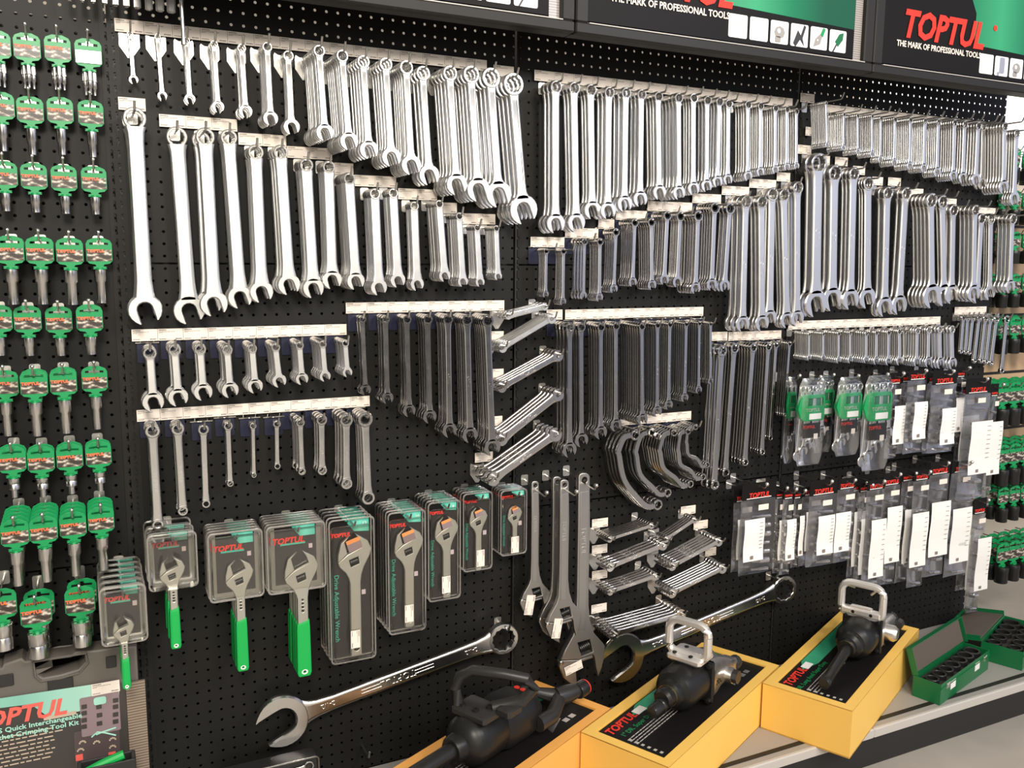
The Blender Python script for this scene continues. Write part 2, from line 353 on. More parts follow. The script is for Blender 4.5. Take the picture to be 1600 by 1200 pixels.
header(2, 'black and green header sign at top right, its red name fully visible')
# ------------------------------------------------------------------ wrench shapes (hung by the ring: ring centre at the origin, pointing down -Z)
def ring_part(b, R, r, t, c, points=12, tilt=0, n=24):
    ch = min(.18*(R-r)+.0004, t*.3); rings = []
    for i in range(n):
        a = i*2*PI/n; k = r*(.93 if i % 2 else 1.03) if points == 12 else (r*(1.0 if points == 0 else (.92+.10*abs(math.cos(3*a)))))
        prof = [(R-ch, -t/2), (R, -t/2+ch), (R, t/2-ch), (R-ch, t/2), (k+ch*.6, t/2), (k, t/2-ch*.6), (k, -t/2+ch*.6), (k+ch*.6, -t/2)]
        rings.append([(q*math.cos(a), y, q*math.sin(a)) for q, y in prof])
    m = MB().loft(rings, False, True); mt = Matrix.Translation(c) @ Matrix.Rotation(tilt, 4, 'X')
    b.add([mt @ Vector(v) for v in m.v], m.f)
def open_part(b, Ro, s, t, c, ang, tip=.80, n=16):
    "C-shaped jaw; ang = direction it opens, in the XZ plane"
    ch = min(.08*Ro, t*.25); O, I = [], []; a0 = math.asin(min(.98, s/Ro))+.13
    for i in range(n+1):
        th = a0+(2*PI-2*a0)*i/n; sh = 1+.05*abs(math.sin(th)); O.append(Vector((Ro*math.cos(th)*1.0, Ro*math.sin(th)*sh)))
        u = i/n
        if u < .3: I.append(Vector((Ro*(tip-(tip+.05)*u/.3), s)))
        elif u > .7: I.append(Vector((Ro*(tip-(tip+.05)*(1-u)/.3), -s)))
        else: q = PI/2+PI*(u-.3)/.4; I.append(Vector((-.05*Ro+s*.9*math.cos(q), s*math.sin(q))))
    rings = []
    ca, sa = math.cos(ang), math.sin(ang)
    for o_, i_ in zip(O, I):
        d = (o_-i_); L = d.length; d = d/L; e = min(ch, L*.3)
        pr = [(o_-d*e, -t/2), (o_, -t/2+ch), (o_, t/2-ch), (o_-d*e, t/2), (i_+d*e, t/2), (i_, t/2-ch), (i_, -t/2+ch), (i_+d*e, -t/2)]
        rings.append([(c[0]+p.x*ca-p.y*sa, c[1]+y, c[2]+p.x*sa+p.y*ca) for p, y in pr])
    b.loft(rings)
def shank_part(b, st, groove=0, n=16):
    "st: stations (x, y, z, width, thick, groove 0..1)"
    rings = []
    for x, y, z, w_, t_, g in st:
        R = []
        base = [(-.5, -.12), (-.44, -.36), (-.36, -.5), (-.27, -.5), (-.21, -.5+.28*g*groove), (.21, -.5+.28*g*groove), (.27, -.5), (.36, -.5), (.44, -.36), (.5, -.12)]
        base += [(.5, .12), (.44, .36), (.36, .5), (-.36, .5), (-.44, .36), (-.5, .12)]
        for px_, py_ in base: R.append((x+px_*w_, y+py_*t_, z))
        rings.append(R)
    b.loft(rings)
def wrench_mesh(name, L, R, w_, Ro, t, m, kind='combi', groove=0, lettering=0, rin=.68, slot=.46, lr=1.35, tilt=0, ang=-75, sratio=None):
    b = MB(); r = R*rin; tr = min(t*lr, t+.004)
    if kind in ('combi', 'ratchet', 'double'):
        ring_part(b, R, r, tr, (0, 0, 0), 12 if kind != 'ratchet' else 0, tilt)
        zt = -R*.72
    else:  # flare end at top
        open_part(b, R, R*.30, tr, (0, 0, 0), math.radians(90+20), .8); zt = -R*.7
    if kind in ('combi', 'ratchet'):
        zc = -(L-Ro*.85); open_part(b, Ro, Ro*slot, t*.9, (0, 0, zc), math.radians(ang)); ze = zc+Ro*.72
    elif kind == 'double':
        zc = -(L-Ro); ring_part(b, Ro, Ro*rin, tr, (0, 0, zc), 12, -tilt); ze = zc+Ro*.72
    else:
        zc = -(L-Ro); open_part(b, Ro, Ro*.30, tr, (0, 0, zc), math.radians(-90-20), .8); ze = zc+Ro*.7
    H = zt-ze; st = []
    for f, ww, tt, g in ((0, 1.30*max(1, .75*R/w_), 1.0, 0), (.035, 1.06, .95, 0), (.07, 1.0, .9, 0), (.10, .98, .9, 1), (.5, .96, .9, 1), (.86, 1.0, .9, 1), (.90, 1.02, .9, 0), (.95, 1.12, .9, 0), (1, max(1.3, 1.2*Ro/w_), .9, 0)):
        st.append((0, 0, zt-H*f, min(w_*ww, 1.9*(R if f < .5 else Ro)), t*tt, g))
    shank_part(b, st, groove)
    if lettering:
        sz = w_*.62; tm = text_mesh('TOPTUL', round(sz, 4), ext=.00025)
        b.merge(tm, Matrix.Translation((0, -t*.45-.0002, zt-H*.55)) @ Matrix.Rotation(PI/2, 4, 'Y'))
    me = b.mesh(name, m, 40); return me
def ratchet_insert(R, rin, t):
    b = MB(); r0 = R*rin*1.0; rings = []
    for i in range(24):
        a = i*2*PI/24; k = r0*.72*(.90+.12*abs(math.cos(3*a)))
        rings.append([(q*math.cos(a), y, q*math.sin(a)) for q, y in ((r0, -t*.48), (r0, t*.48), (k, t*.48), (k, -t*.48))])
    return b.loft(rings, False, True).mesh('ratchet_gear', 'dark', 40)
# ------------------------------------------------------------------ hooks and price labels
def hook(X, Z, d, ext, label, style, parent_label_group=None, rise=.018, rr=.0024, ball=0, droop=0):
    t = thing('display_hook', label, 'hook', (X, 0, Z), group=None)
    if style != 'none':
        if style == 'wing': P = [(-.019, .006), (-.017, .010), (-.010, .006), (.010, .006), (.017, .010), (.019, .006), (.019, -.018), (.004, -.040), (-.004, -.040), (-.019, -.018)]
        elif style == 'bar': P = rrect(-.020, -.034, .020, .007, .004)
        else: P = rrect(-.010, -.016, .010, .012, .004)
        pm = plate_mesh([P], .0016); m_ = 'bplate' if style == 'bar' else 'plate'
        MB().merge(pm).obj('base_plate', m_, t, 0, (0, -.0022, 0))
        if style == 'bar': MB().tube([(-.023, -.007, .008), (.023, -.007, .008)], .0016, 6).tube([(-.013, -.004, .008), (-.013, -.007, .016)], .0018, 6).tube([(.013, -.004, .008), (.013, -.007, .016)], .0018, 6).obj('prongs', 'ball', t)
    e = d+ext
    pts = [(0, 0, 0), (0, -e*.5, -droop*.6), (0, -e, -droop), (0, -e-.004, -droop+.002), (0, -e-.007-rise*.25, -droop+rise)]
    MB().tube(pts, rr, 6).obj('rod', 'rod', t)
    if ball: MB().lathe([(.0001, -ball)]+[(ball*math.cos(q*PI/8), ball*math.sin(q*PI/8)) for q in range(-3, 4)]+[(.0001, ball)], 10, (0, pts[-1][1], pts[-1][2]+ball*.5)).obj('ball_tip', 'ball', t)
    return t
def label_meshes():
    p = MB().box((0, 0, 0), (.052, .0008, .0245), bev=0).mesh('price_label', 'paper', 0)
    b = MB(); R = random.Random(3)
    def bars(x0, x1, z, h, seg):
        x = x0
        while x < x1-.0004:
            l = min(seg*R.uniform(.5, 1.3), x1-x); b.box((x+l/2, -.0006, z), (l*.86, .0002, h)); x += l
    bars(-.024, -.008, .0095, .0017, .0038); bars(-.024, .010, .0062, .0009, .005); bars(-.024, -.016, .0040, .0008, .005)
    bars(-.024, -.010, -.0088, .0014, .0032); bars(.010, .0235, -.0086, .0020, .0042)
    return p, b.mesh('printed_lines', 'ink', 0)
PLM, PTM = label_meshes()
NL = [0]
def price(X, Z, label, d=.008, w_=.052, h=.0245, tilt=0, cat='price label'):
    o = put('price_label', PLM, None, (X, -d, Z), (0, tilt, 0)); o.scale = (w_/.052, 1, h/.0245); tag(o, label, cat)
    put('printed_lines', PTM, o); return o
def strip(x0, y0, x1, n, where, h=.0245, gap=.0006, d=.008):
    a = at(x0, y0, d); b_ = at(x1, y0, d).x; p = (b_-a.x)/n
    for i in range(n):
        nm = ('single' if n == 1 else ordn(i)+' of '+str(n))
        price(a.x+p*(i+.5), a.z-h/2, ('white price label, %s from the left %s' % (ordn(i), where)) if n > 1 else 'white price label alone %s' % where, d, p-gap, h)
strip(178, 28, 761, 15, 'above the top left row')
strip(771, 101, 803, 1, 'at right end of the top left row')
strip(184, 151, 227, 1, 'over the longest, leftmost wrench')
strip(248, 178, 370, 3, 'at the left of the second row')
strip(372, 207, 447, 2, 'in the second row, third step down')
strip(448, 228, 519, 2, 'in the second row, fourth step down')
strip(522, 254, 552, 1, 'in the second row, before the short ones')
strip(552, 273, 619, 2, 'in the second row, fifth step down')
strip(622, 294, 683, 2, 'in the second row, sixth step down')
strip(683, 316, 714, 1, 'in the second row, seventh step down')
strip(716, 333, 774, 2, 'at the low right end of the second row')
strip(835, 109, 1241, 15, 'above the top middle row')
strip(829, 370, 882, 2, 'over the shortest ratchet wrenches')
strip(883, 356, 935, 2, 'partly behind middle row jaws, ratchet row')
strip(935, 342, 960, 1, 'over the fifth ratchet stack')
strip(962, 328, 1011, 2, 'over the sixth and seventh ratchet stacks')
strip(1012, 314, 1082, 3, 'over the middle of the ratchet row')
strip(1082, 302, 1127, 2, 'over the right of the ratchet row')
strip(1128, 290, 1171, 2, 'over the left big middle wrenches')
strip(1171, 279, 1213, 2, 'over the central big middle wrenches')
strip(1214, 269, 1235, 1, 'over the rightmost big middle wrench')
strip(1251, 145, 1273, 1, 'right of the top middle row, highest')
strip(1290, 163, 1568, 14, 'above the top right row', h=.022)
strip(1259, 198, 1268, 1, 'half hidden by the thin top right wrenches', h=.024)
strip(1247, 226, 1268, 1, 'over the biggest right wrench')
strip(1284, 243, 1297, 1, 'right of the biggest ring end')
strip(1305, 245, 1325, 1, 'over the third big right wrench')
strip(1333, 259, 1352, 1, 'behind a hook over big right wrenches')
strip(1363, 276, 1380, 1, 'behind a second hook over big right wrenches')
strip(1388, 277, 1408, 1, 'over the fifth big right wrench')
strip(1420, 294, 1443, 1, 'over the bunched right wrenches')
strip(1479, 310, 1495, 1, 'over the middle of the bunched right wrenches')
strip(1528, 324, 1556, 2, 'over the last bunched right wrenches')
strip(205, 515, 541.5, 9, 'above the stubby wrench row')
strip(213, 641, 578, 11, 'above the ratchet double ring row')
strip(540, 473, 788, 8, 'above the dark polished row')
strip(854, 484, 879, 1, 'left of the slim middle row')
strip(883, 484, 1099, 9, 'above the slim middle row')
strip(1112, 519, 1137, 1, 'over the longest double ring wrench')
strip(1138.5, 519, 1221, 4, 'above the long double ring row')
strip(1232, 502, 1469, 12, 'above the small right row')
strip(1492, 480, 1541.5, 3, 'above the dark right end row')
strip(969, 651, 1010, 2, 'left over the half moon wrenches')
strip(1011, 648, 1080, 3, 'right over the half moon wrenches')
strip(766, 518, 787, 1, 'by the second slanted flare bundle')
strip(767, 577, 787, 1, 'by the third slanted flare bundle')
strip(767, 651, 785, 1, 'by the fourth slanted flare bundle')
strip(742, 708, 770, 1, 'by the lowest large slanted bundle')
for i, (x, y, x1) in enumerate([(925, 812, 950), (925, 853, 949), (925, 893, 949), (924, 946, 948), (1064, 792, 1087), (1084, 815, 1106), (1102, 857, 1119)]):
    strip(x, y, x1, 1, ['top left of the slanted small bundles', 'second down, left of slanted small bundles', 'third down, left of slanted small bundles', 'lowest, left of slanted small bundles', 'top right over slanted small bundles', 'beside the crossing hook, slanted small bundles', 'lowest right, slanted small bundles'][i])
# ------------------------------------------------------------------ hanging rows, measured on the photo: head x,y, tip x,y, head x of the rearmost, count
ROWS = [
 dict(k='A', row='top left row', adj='pale satin', kind='combi', name='combination_wrench', cat='wrench', m='satin', groove=1, hk='wing', ext=.020, t=.0075, rin=.73, s=[(1, 10, 8, 15), (7, 18, 11.5, 27), (13, 22, 12, 32), (16, 31, 14.5, 42)], it=[
  (203,54,209,131,202,1),(246,58,254,156,245,2),(291,64,297,162,289,2),(334,70,341,175,330,3),(377,76,384,183,372,3),(417,74,423,195,409,6),(450,88,456,209,446,3),(498,80,508,219,479,8),(534,88,546,233,514,8),(567,97,577,247,550,5),(602,101,612,259,585,5),(634,106,643,272,617,6),(660,115,671,288,649,3),(702,115,714,303,682,5),(735,117,748,313,714,5),(766,122,780,322,747,4),(801,132,819,348,782,4)]),
 dict(k='B', row='long second left row', adj='smooth pale', kind='combi', name='combination_wrench', cat='wrench', m='satin', hk='none', ext=.016, t=.008, tilt=.12, rin=.72, s=[(0, 37, 27, 53), (3, 26, 21, 38), (6, 21, 19, 32), (12, 12, 12, 18), (15, 9, 9, 12)], it=[
  (210,185,228,505,208,2),(276,214,297,504,274,1),(320,214,335,492,314,2),(357,215,376,480,353,3),(399,238,409,471,393,3),(438,238,452,459,430,3),(478,258,490,464,470,4),(513,261,519,450,505,4),(545,279,556,451,532,6),(585,303,592,460,575,5),(614,302,622,448,605,6),(647,322,652,453,640,5),(686,319,695,439,671,8),(717,338,723,447,702,7),(745,356,750,447,734,6),(775,357,778,437,762,7)]),
 dict(k='C', row='top middle row', adj='satin', kind='combi', name='combination_wrench', cat='wrench', m='satin', hk='plain', ext=.030, t=.008, tilt=.12, rin=.75, lettering=1, s=[(0, 18, 12.4, 28), (6, 13, 9, 20), (11, 11, 7, 14), (16, 7, 5, 8.5)], it=[
  (867.4,136,867.4,363,855,3),(896,138,900,361,885,3),(922,141,925,341,912,3),(950.6,144.7,949,341,938,3),(977,145.4,975,330,963,3),(1001,148,999.4,322,989,3),(1027.6,151,1029.7,311,1013,4),(1059,153,1060,311,1037,5),(1083,153.7,1083,304,1071,4),(1104,157,1103,299,1094,3),(1123,159,1120,292,1113,3),(1137.7,162.6,1136.6,288,1130,3),(1168,164,1168,282,1152,5),(1188,166,1187.5,275,1175,5),(1211,169.5,1210.8,271,1194,6),(1229.4,171,1229,266,1218,5),(1243.8,174,1243.8,264,1234,4)]),
 dict(k='D', row='top right row', adj='slim satin', kind='combi', name='combination_wrench', cat='wrench', m='satin', hk='none', ext=.055, t=.006, s=[(1, 4.6, 3.5, 6.5), (6, 6.5, 4.6, 9), (14, 9.5, 6.5, 15)], it=[
  (1290,161,1292,230,1268,10),(1294.6,178.8,1294,229,1291,2),(1318,179,1317,235,1296,9),(1339.6,181,1340,241,1320.4,8),(1362,181.6,1362.4,245,1343,8),(1376,185,1375,254,1365,5),(1398,186.7,1396.7,259,1379.5,7),(1422,187.5,1421,265,1402.5,8),(1445,189.4,1443,269,1425.6,8),(1466,191,1463.8,276,1448,7),(1491,192,1489,282,1470,7),(1507,194.4,1503.8,286,1496,4),(1528,197,1523.8,289,1511,5),(1536,198,1533.8,295,1530,2),(1569,198,1567.5,302,1542,7),(1588,208.8,1584,320,1576,4)]),
 dict(k='E', row='ratchet row below top middle', adj='polished', kind='ratchet', name='ratchet_wrench', cat='ratchet wrench', m='chrome', hk='bar', ext=.045, t=.007, rin=.74, s=[(0, 8.5, 5.3, 9.5), (10, 14.4, 7.6, 16)], it=[
  (853,392.6,852,464,844.7,5),(880,392.6,879,476,871,5),(912.4,377.5,910.7,467,898,4),(937,378,936,470,924,6),(961.6,363,958,457,948.6,5),(991,348,987.7,447,974,6),(1017,347.6,1018,452,1000,6),(1042,337,1037,444,1025,6),(1063,338,1058,448,1052,6),(1090,337.6,1085.7,458,1069,6),(1116,325,1111,453,1096,6),(1139.6,326,1131,455,1128,3)]),
 dict(k='F', row='big middle row', adj='large bluish', kind='combi', name='combination_wrench', cat='wrench', m='satin', hk='none', ext=.01, t=.010, tilt=.12, rin=.78, lettering=1, s=[(0, 16.5, 11, 21), (4, 15.5, 11, 20)], it=[
  (1164,315.6,1158.6,517,1147.6,3),(1188.8,316,1189.5,516,1177,3),(1206,304,1202,508,1197,3),(1224,305,1229,511,1214,3),(1244.5,293.6,1244,508,1235,2)]),
 dict(k='G', row='biggest right row', adj='heavy bluish', kind='combi', name='combination_wrench', cat='wrench', m='satin', hk='plain', ext=.035, t=.011, tilt=.12, rin=.77, lettering=1, s=[(0, 24, 16, 33), (2, 16, 11.5, 25), (5, 15, 11, 23)], it=[
  (1277,255.4,1273,493,1267,2),(1302.4,271,1299,484,1294,2),(1332.8,272,1327.8,482,1321,3),(1356,287,1354.8,480,1348,3),(1385,302,1380.6,493,1377,2),(1413.8,302.7,1403,490,1406,2)]),
 dict(k='H', row='bunched far right row', adj='satin', kind='combi', name='combination_wrench', cat='wrench', m='satin', hk='none', ext=.045, t=.009, tilt=.12, rin=.75, s=[(0, 17, 10, 27), (3, 12, 8, 19), (7, 11, 6.5, 13)], it=[
  (1453.8,313.8,1455.6,479,1430,5),(1472,316,1475,476,1467,2),(1488.5,328.8,1486,473,1482,2),(1522.5,328.8,1520,470,1503,4),(1532.5,342,1526,472.5,1529,1),(1548,342,1546,467.5,1541,3),(1581,342.5,1577,457,1562,4)]),
 dict(k='I', row='stubby row', adj='pale stubby', kind='combi', name='stubby_wrench', cat='stubby wrench', m='satin', hk='bar', ext=.022, t=.009, tilt=.15, s=[(0, 22, 15, 34), (4, 15, 11.5, 24), (8, 11, 9, 15)], it=[
  (233.8,551,240,641,232,2),(272.5,546,279,633,269,2),(312.5,545,318,624,308,2),(354.5,546,360,620,346,4),(393.5,544,399,613,385,4),(430,542,437,604,421,5),(467.5,539,472,600,458,5),(503.5,537,508,595,490,6),(539,536,543,588,527,7)]),
 dict(k='J', row='ratchet double ring row', adj='polished', kind='double', name='double_ring_wrench', cat='ring wrench', m='chrome', hk='bar', ext=.02, t=.008, rin=.62, lettering=1, s=[(0, 24, 15.5, 19), (4, 11, 7, 8.5), (6, 14, 9, 12), (9, 24, 13.5, 21)], it=[
  (238,673,247,828,236,2),(277.5,670,286,805,275,2),(317.5,671,322,793,315,1),(356,665.5,359.6,760,354,2),(395,665,396.5,746,393,2),(432,662,433,733,429,1),(468.7,660,471.5,742,459,3),(502,656,503,742,495,3),(540.5,656,541,764,528,4),(570,655,575,788,560,4)]),
 dict(k='K', row='dark polished row', adj='dark polished', kind='combi', name='polished_combination_wrench', cat='wrench', m='dchrome', hk='bar', ext=.012, t=.008, lettering=1, s=[(0, 11, 8.5, 17), (6, 18, 12, 25)], it=[
  (565.7,498.7,571,616,562,2),(602,498.7,605,630,594,3),(635,499,639,650,626,4),(667.5,499,671,660,657,4),(699,499,702,682,687,5),(729,500,734,690,716,5),(761,501,769,710,745,6)]),
 dict(k='L', row='slim middle row', adj='slim polished', kind='combi', name='slim_combination_wrench', cat='wrench', m='dchrome', hk='bar', ext=.012, t=.007, lettering=1, s=[(0, 14, 9, 22), (4, 10, 6.5, 16), (9, 5.5, 4.5, 8.5)], it=[
  (889.4,512,889,713,873,4),(907,511,908,697,899,3),(938,511,938,685,922,5),(962,509.5,962,673,947,6),(1002,510,1003,663,972,9),(1026.5,508,1026,650,1008,6),(1046,507,1044,639,1030,6),(1071.5,506,1069,627,1052,7),(1092,505,1091,614,1075,6),(1110,506,1110,600,1098,7)]),
 dict(k='M', row='long double ring row', adj='very long polished', kind='double', name='long_ring_wrench', cat='ring wrench', m='dchrome', hk='bar', ext=.012, t=.007, rin=.62, lettering=1, s=[(0, 15, 9.5, 13), (5, 6.5, 4, 4.8)], it=[
  (1127,548,1115,765,1112,3),(1146.7,544,1132.4,745,1138,3),(1176,543,1162.7,728,1158,5),(1199.8,542,1189.6,711,1184,5),(1212,539,1203,688,1206,3),(1233,537,1224.7,651,1220,5)]),
 dict(k='N', row='small right row', adj='tiny bright', kind='combi', name='midget_wrench', cat='small wrench', m='satin', hk='none', ext=.012, t=.005, s=[(0, 5, 3.4, 7), (12, 9, 6, 13)], it=[
  (1264,522,1263.6,563,1243.5,10),(1286,521.5,1286,563,1266,9),(1310,521,1309.7,567,1290,8),(1328,520,1328,567,1313,6),(1353,521,1352.8,567,1333,7),(1369,520,1368.5,569,1357,5),(1388,519.5,1387.6,570,1373,6),(1404.7,518,1405,570,1393,5),(1413,518,1413.7,569,1409,2),(1433,517,1432,572,1418,5),(1450.8,516,1450,573,1440,4),(1468,515,1469,575,1458,3),(1487,515,1488,576,1477,3)]),
 dict(k='O', row='dark right end row', adj='dark double ring', kind='double', name='offset_ring_wrench', cat='ring wrench', m='dchrome', hk='none', ext=.012, t=.007, rin=.6, s=[(0, 7, 4.5, 5), (8, 9, 5.5, 7)], it=[
  (1505,497,1501,553,1503,2),(1512,497,1508,554,1510,2),(1520,497,1514,555,1518,2),(1530,497,1522,568,1528,2),(1539.5,498,1532,568,1537,2),(1548,498,1540,570,1546,2),(1557,499,1548,572,1555,2),(1572,499,1563.6,584,1568,1)]),
]
cands = []
def lerp_s(S_, i, j):
    for a, b in zip(S_, S_[1:]):
        if i <= b[0]: f = max(0, (i-a[0])/(b[0]-a[0])); return a[j]+(b[j]-a[j])*f
    return S_[-1][j]
for row in ROWS:
    nst = len(row['it'])
    for i, (xh, yh, xt, yt, xb, n) in enumerate(row['it']):
        d = depth(xh, xb, yh) if n > 1 else .036
        pitch = (d-.03)/max(1, n-1)
        if n > 1 and pitch < .0042: pitch = .0042
        d = .03+pitch*max(0, n-1) if n > 1 else d
        P = at(xh, yh, d); Q = at(xt, yt, d); px = mpx(xh, yh, d)
        v = Q-P; L = v.length; a = math.atan2(-v.x, -v.z)
        pxt = mpx(xt, yt, d)
        R = lerp_s(row['s'], i, 1)*px/2; w_ = lerp_s(row['s'], i, 2)*px; Ro = lerp_s(row['s'], i, 3)*pxt/2
        t = min(row['t']*(.75+.5*min(1, L/.3)), pitch*.66) if n > 1 else row['t']
        lr = 1.35 if n == 1 else min(1.45, pitch*.97/t)
        me = wrench_mesh(row['name'], L, R, w_, Ro, t, row['m'], row['kind'], row.get('groove', 0), row.get('lettering', 0), row.get('rin', .68), lr=lr, tilt=0 if n > 1 and pitch < .012 else row.get('tilt', 0))
        me2 = wrench_mesh(row['name'], L, R, w_, Ro, t, row['m'], row['kind'], row.get('groove', 0), 0, row.get('rin', .68), lr=lr, tilt=0 if n > 1 and pitch < .012 else row.get('tilt', 0)) if row.get('lettering') and n > 1 else me
        ins = ratchet_insert(R, .74, t) if row['kind'] == 'ratchet' else (ratchet_insert(R*.9, .74, t) if row['k'] == 'J' and i > 4 else None)
        rin = R*(row.get('rin', .68)-(.1 if ins else 0))
        st = 'only one' if n == 1 else None
        for j in range(n):
            dd = d-pitch*j; off = random.uniform(-.0007, .0007) if j else 0
            lab = '%s %s, %s, %s hook of the %s' % (row['adj'], {'combi': 'combination wrench' if row['k'] not in 'IN' else 'wrench', 'ratchet': 'ratchet wrench', 'double': 'wrench'}[row['kind']], 'alone' if n == 1 else ('front' if j == 0 else ordn(j)+' behind front' if j < n-1 else 'rearmost'), ordn(i), row['row'])
            score = (L*1000)*(1 if j == 0 else .25)*px**-1
            cands.append(dict(row=row, me=me if j == 0 else me2, ins=ins, loc=(P.x+off, -dd, P.z), rot=(0, a+random.uniform(-.006, .006)*(j > 0), 0), lab=lab, score=score))
        if row['hk'] == 'none' and row['k'] in 'BDFHNO': style = 'plain'
        else: style = row['hk']
        rr = min(.0024, rin*.45)
        hook(P.x, P.z+rin-rr, d, row['ext'], 'wire hook, %s from left in the %s' % (ordn(i), row['row']), style, rr=rr, rise=.016)
gen = [c_ for c_ in cands if c_['row']['k'] in 'ABCDFGH']
gen.sort(key=lambda c_: -c_['score'])
rest = set(id(c_) for c_ in gen[298:])
stuff = MB()
for c_ in cands:
    if id(c_) in rest:
        stuff.merge(c_['me'], Matrix.Translation(c_['loc']) @ Matrix.Rotation(c_['rot'][1], 4, 'Y')); continue
    o = put(c_['row']['name'], c_['me'], None, c_['loc'], c_['rot']); tag(o, c_['lab'], c_['row']['cat'])
    if c_['ins']: put('ratchet_gear', c_['ins'], o)
if stuff.v:
    o = stuff.obj('combination_wrench', 'satin'); tag(o, 'smaller satin combination wrenches stacked behind the front ones on their hooks', 'wrench', kind='stuff')
print('COMBI', len(gen), 'all', len(cands), 'stuff', len(rest))
# ------------------------------------------------------------------ slanted bundles, lying across two hooks each
def bundle(xr, yr, xl, yl, xb, n, Rpx, wpx, m, row, which, ext=.02, sd=.0):
    d = depth(xr, xb, yr) if n > 1 else .04
    pitch = (d-.03)/max(1, n-1) if n > 1 else .01; pitch = max(pitch, .007); d = .03+pitch*(n-1)
    P = at(xr, yr, d); Q = at(xl, yl, d); v = Q-P; a = math.atan2(-v.x, -v.z); px = mpx(xr, yr, d)
    R = Rpx*px/2; L = v.length+R
    me = wrench_mesh('flare_nut_wrench', L, R, wpx*px, R*.95, min(.008, pitch*.8), m, 'flare', 0, 1, lr=1.15)
    for j in range(n):
        dd = d-pitch*j
        o = put('flare_nut_wrench', me, None, (P.x, -dd, P.z), (0, a, 0))
        tag(o, '%s flare nut wrench, %s, lying across hooks, %s' % (row, 'front' if j == 0 else ('rearmost' if j == n-1 else ordn(j)+' behind front'), which), 'flare wrench')
    k = v.normalized(); rr = .0022
    for (X, Z), s_ in (((P.x-.0, P.z), 'right'), ((Q.x, Q.z), 'left')):
        hook(X, Z+R*.55-rr, d, ext, 'wire hook under the %s ends, %s' % (s_, which), 'wing' if s_ == 'left' else 'plain', rr=rr, rise=.014)
bundle(850, 479, 794, 493, 839, 3, 11, 9, 'satin', 'bright', 'uppermost large bundle')
bundle(861, 498, 785, 543, 844, 5, 14, 8, 'satin', 'bright', 'second large bundle')
bundle(871, 556, 784, 604, 856, 4, 16, 10, 'chrome', 'bright', 'third large bundle')
bundle(871, 617, 784, 686, 854.5, 4, 18, 12, 'chrome', 'bright', 'fourth large bundle')
bundle(867, 679, 771, 748, 846, 4, 20, 12, 'chrome', 'bright', 'lowest large bundle')
bundle(1017, 821, 952, 842, 1000, 6, 9, 5, 'chrome', 'small', 'top left small bundle')
bundle(1035, 852, 953, 885, 1019, 4, 13, 7, 'chrome', 'small', 'second left small bundle')
bundle(1023, 900, 953, 924, 1005, 5, 10, 6, 'chrome', 'small', 'third left small bundle')
bundle(1063, 960, 958, 990, 1037, 6, 15, 8, 'chrome', 'small', 'lowest left small bundle')
bundle(1084, 812, 1040, 842, 1073, 4, 9, 5.5, 'chrome', 'small', 'top right small bundle')
bundle(1122, 846, 1050, 884, 1099, 6, 12, 6, 'chrome', 'small', 'second right small bundle')
bundle(1128, 888, 1050, 926, 1106, 6, 13, 7, 'chrome', 'small', 'lowest right small bundle')
# ------------------------------------------------------------------ half moon wrenches
for i, (xt, yt, xm, ym, x2, y2, xb, n, rp, wp) in enumerate([(991, 679, 966, 712, 1026, 788, 974, 4, 15, 9.5), (1016, 675, 993, 712, 1041, 769, 1003, 3, 12, 8), (1052, 675.6, 1031, 708, 1077.5, 756, 1027, 7, 10, 7), (1074, 673.7, 1060, 708, 1097.5, 745, 1053, 7, 9, 6), (1086, 667, 1073, 695, 1104, 726, 1070, 6, 8, 5)]):
    d = depth(xt, xb, yt); pitch = max((d-.03)/(n-1), .006); d = .03+pitch*(n-1)
    P = at(xt, yt, d); px = mpx(xt, yt, d); R = rp*px/2; t = pitch*.8
    mids = [(xt, yt), (xt*.55+xm*.45-5, yt*.8+ym*.2-3), (xm-1, ym*.75+yt*.25), (xm, ym), (xm*.8+x2*.2-4, ym*.5+y2*.5), (xm*.5+x2*.5, y2-9), (xm*.25+x2*.75, y2+3), (x2, y2)]
    pts = [at(x, y, d)-P for x, y in mids]; b = MB()
    fine = []
    for k in range(len(pts)-1):
        p0, p1, p2, p3 = pts[max(k-1, 0)], pts[k], pts[k+1], pts[min(k+2, len(pts)-1)]
        for s_ in range(4):
            u = s_/4; fine.append(.5*((2*p1)+(p2-p0)*u+(2*p0-5*p1+4*p2-p3)*u*u+(3*p1-3*p2+p3-p0)*u**3))
    fine.append(pts[-1]); fine = fine[2:-2]; rings = []; w_ = wp*px
    for k, p in enumerate(fine):
        tn = (fine[min(k+1, len(fine)-1)]-fine[max(k-1, 0)]).normalized(); nn = Vector((tn.z, 0, -tn.x))
        rings.append([p+nn*w_*q*.5+Vector((0, e*t*.5, 0)) for q, e in ((-1, -.5), (-.7, -1), (.7, -1), (1, -.5), (1, .5), (.7, 1), (-.7, 1), (-1, .5))])
    b.loft(rings); ring_part(b, R, R*.62, t*1.1, (0, 0, 0)); q = pts[-1]; ring_part(b, R, R*.62, t*1.1, (q.x, q.y, q.z))
    me = b.mesh('half_moon_wrench', 'dchrome', 40)
    for j in range(n):
        tag(put('half_moon_wrench', me, None, (P.x, -(d-pitch*j), P.z)), 'curved half moon ring wrench, %s, %s stack from left' % ('front' if j == 0 else ('rearmost' if j == n-1 else ordn(j)+' behind front'), ordn(i)), 'curved wrench')
    hook(P.x, P.z+R*.62-.0022, d, .016, 'wire hook of the %s half moon wrench stack' % ordn(i), 'bar', rr=.0022)
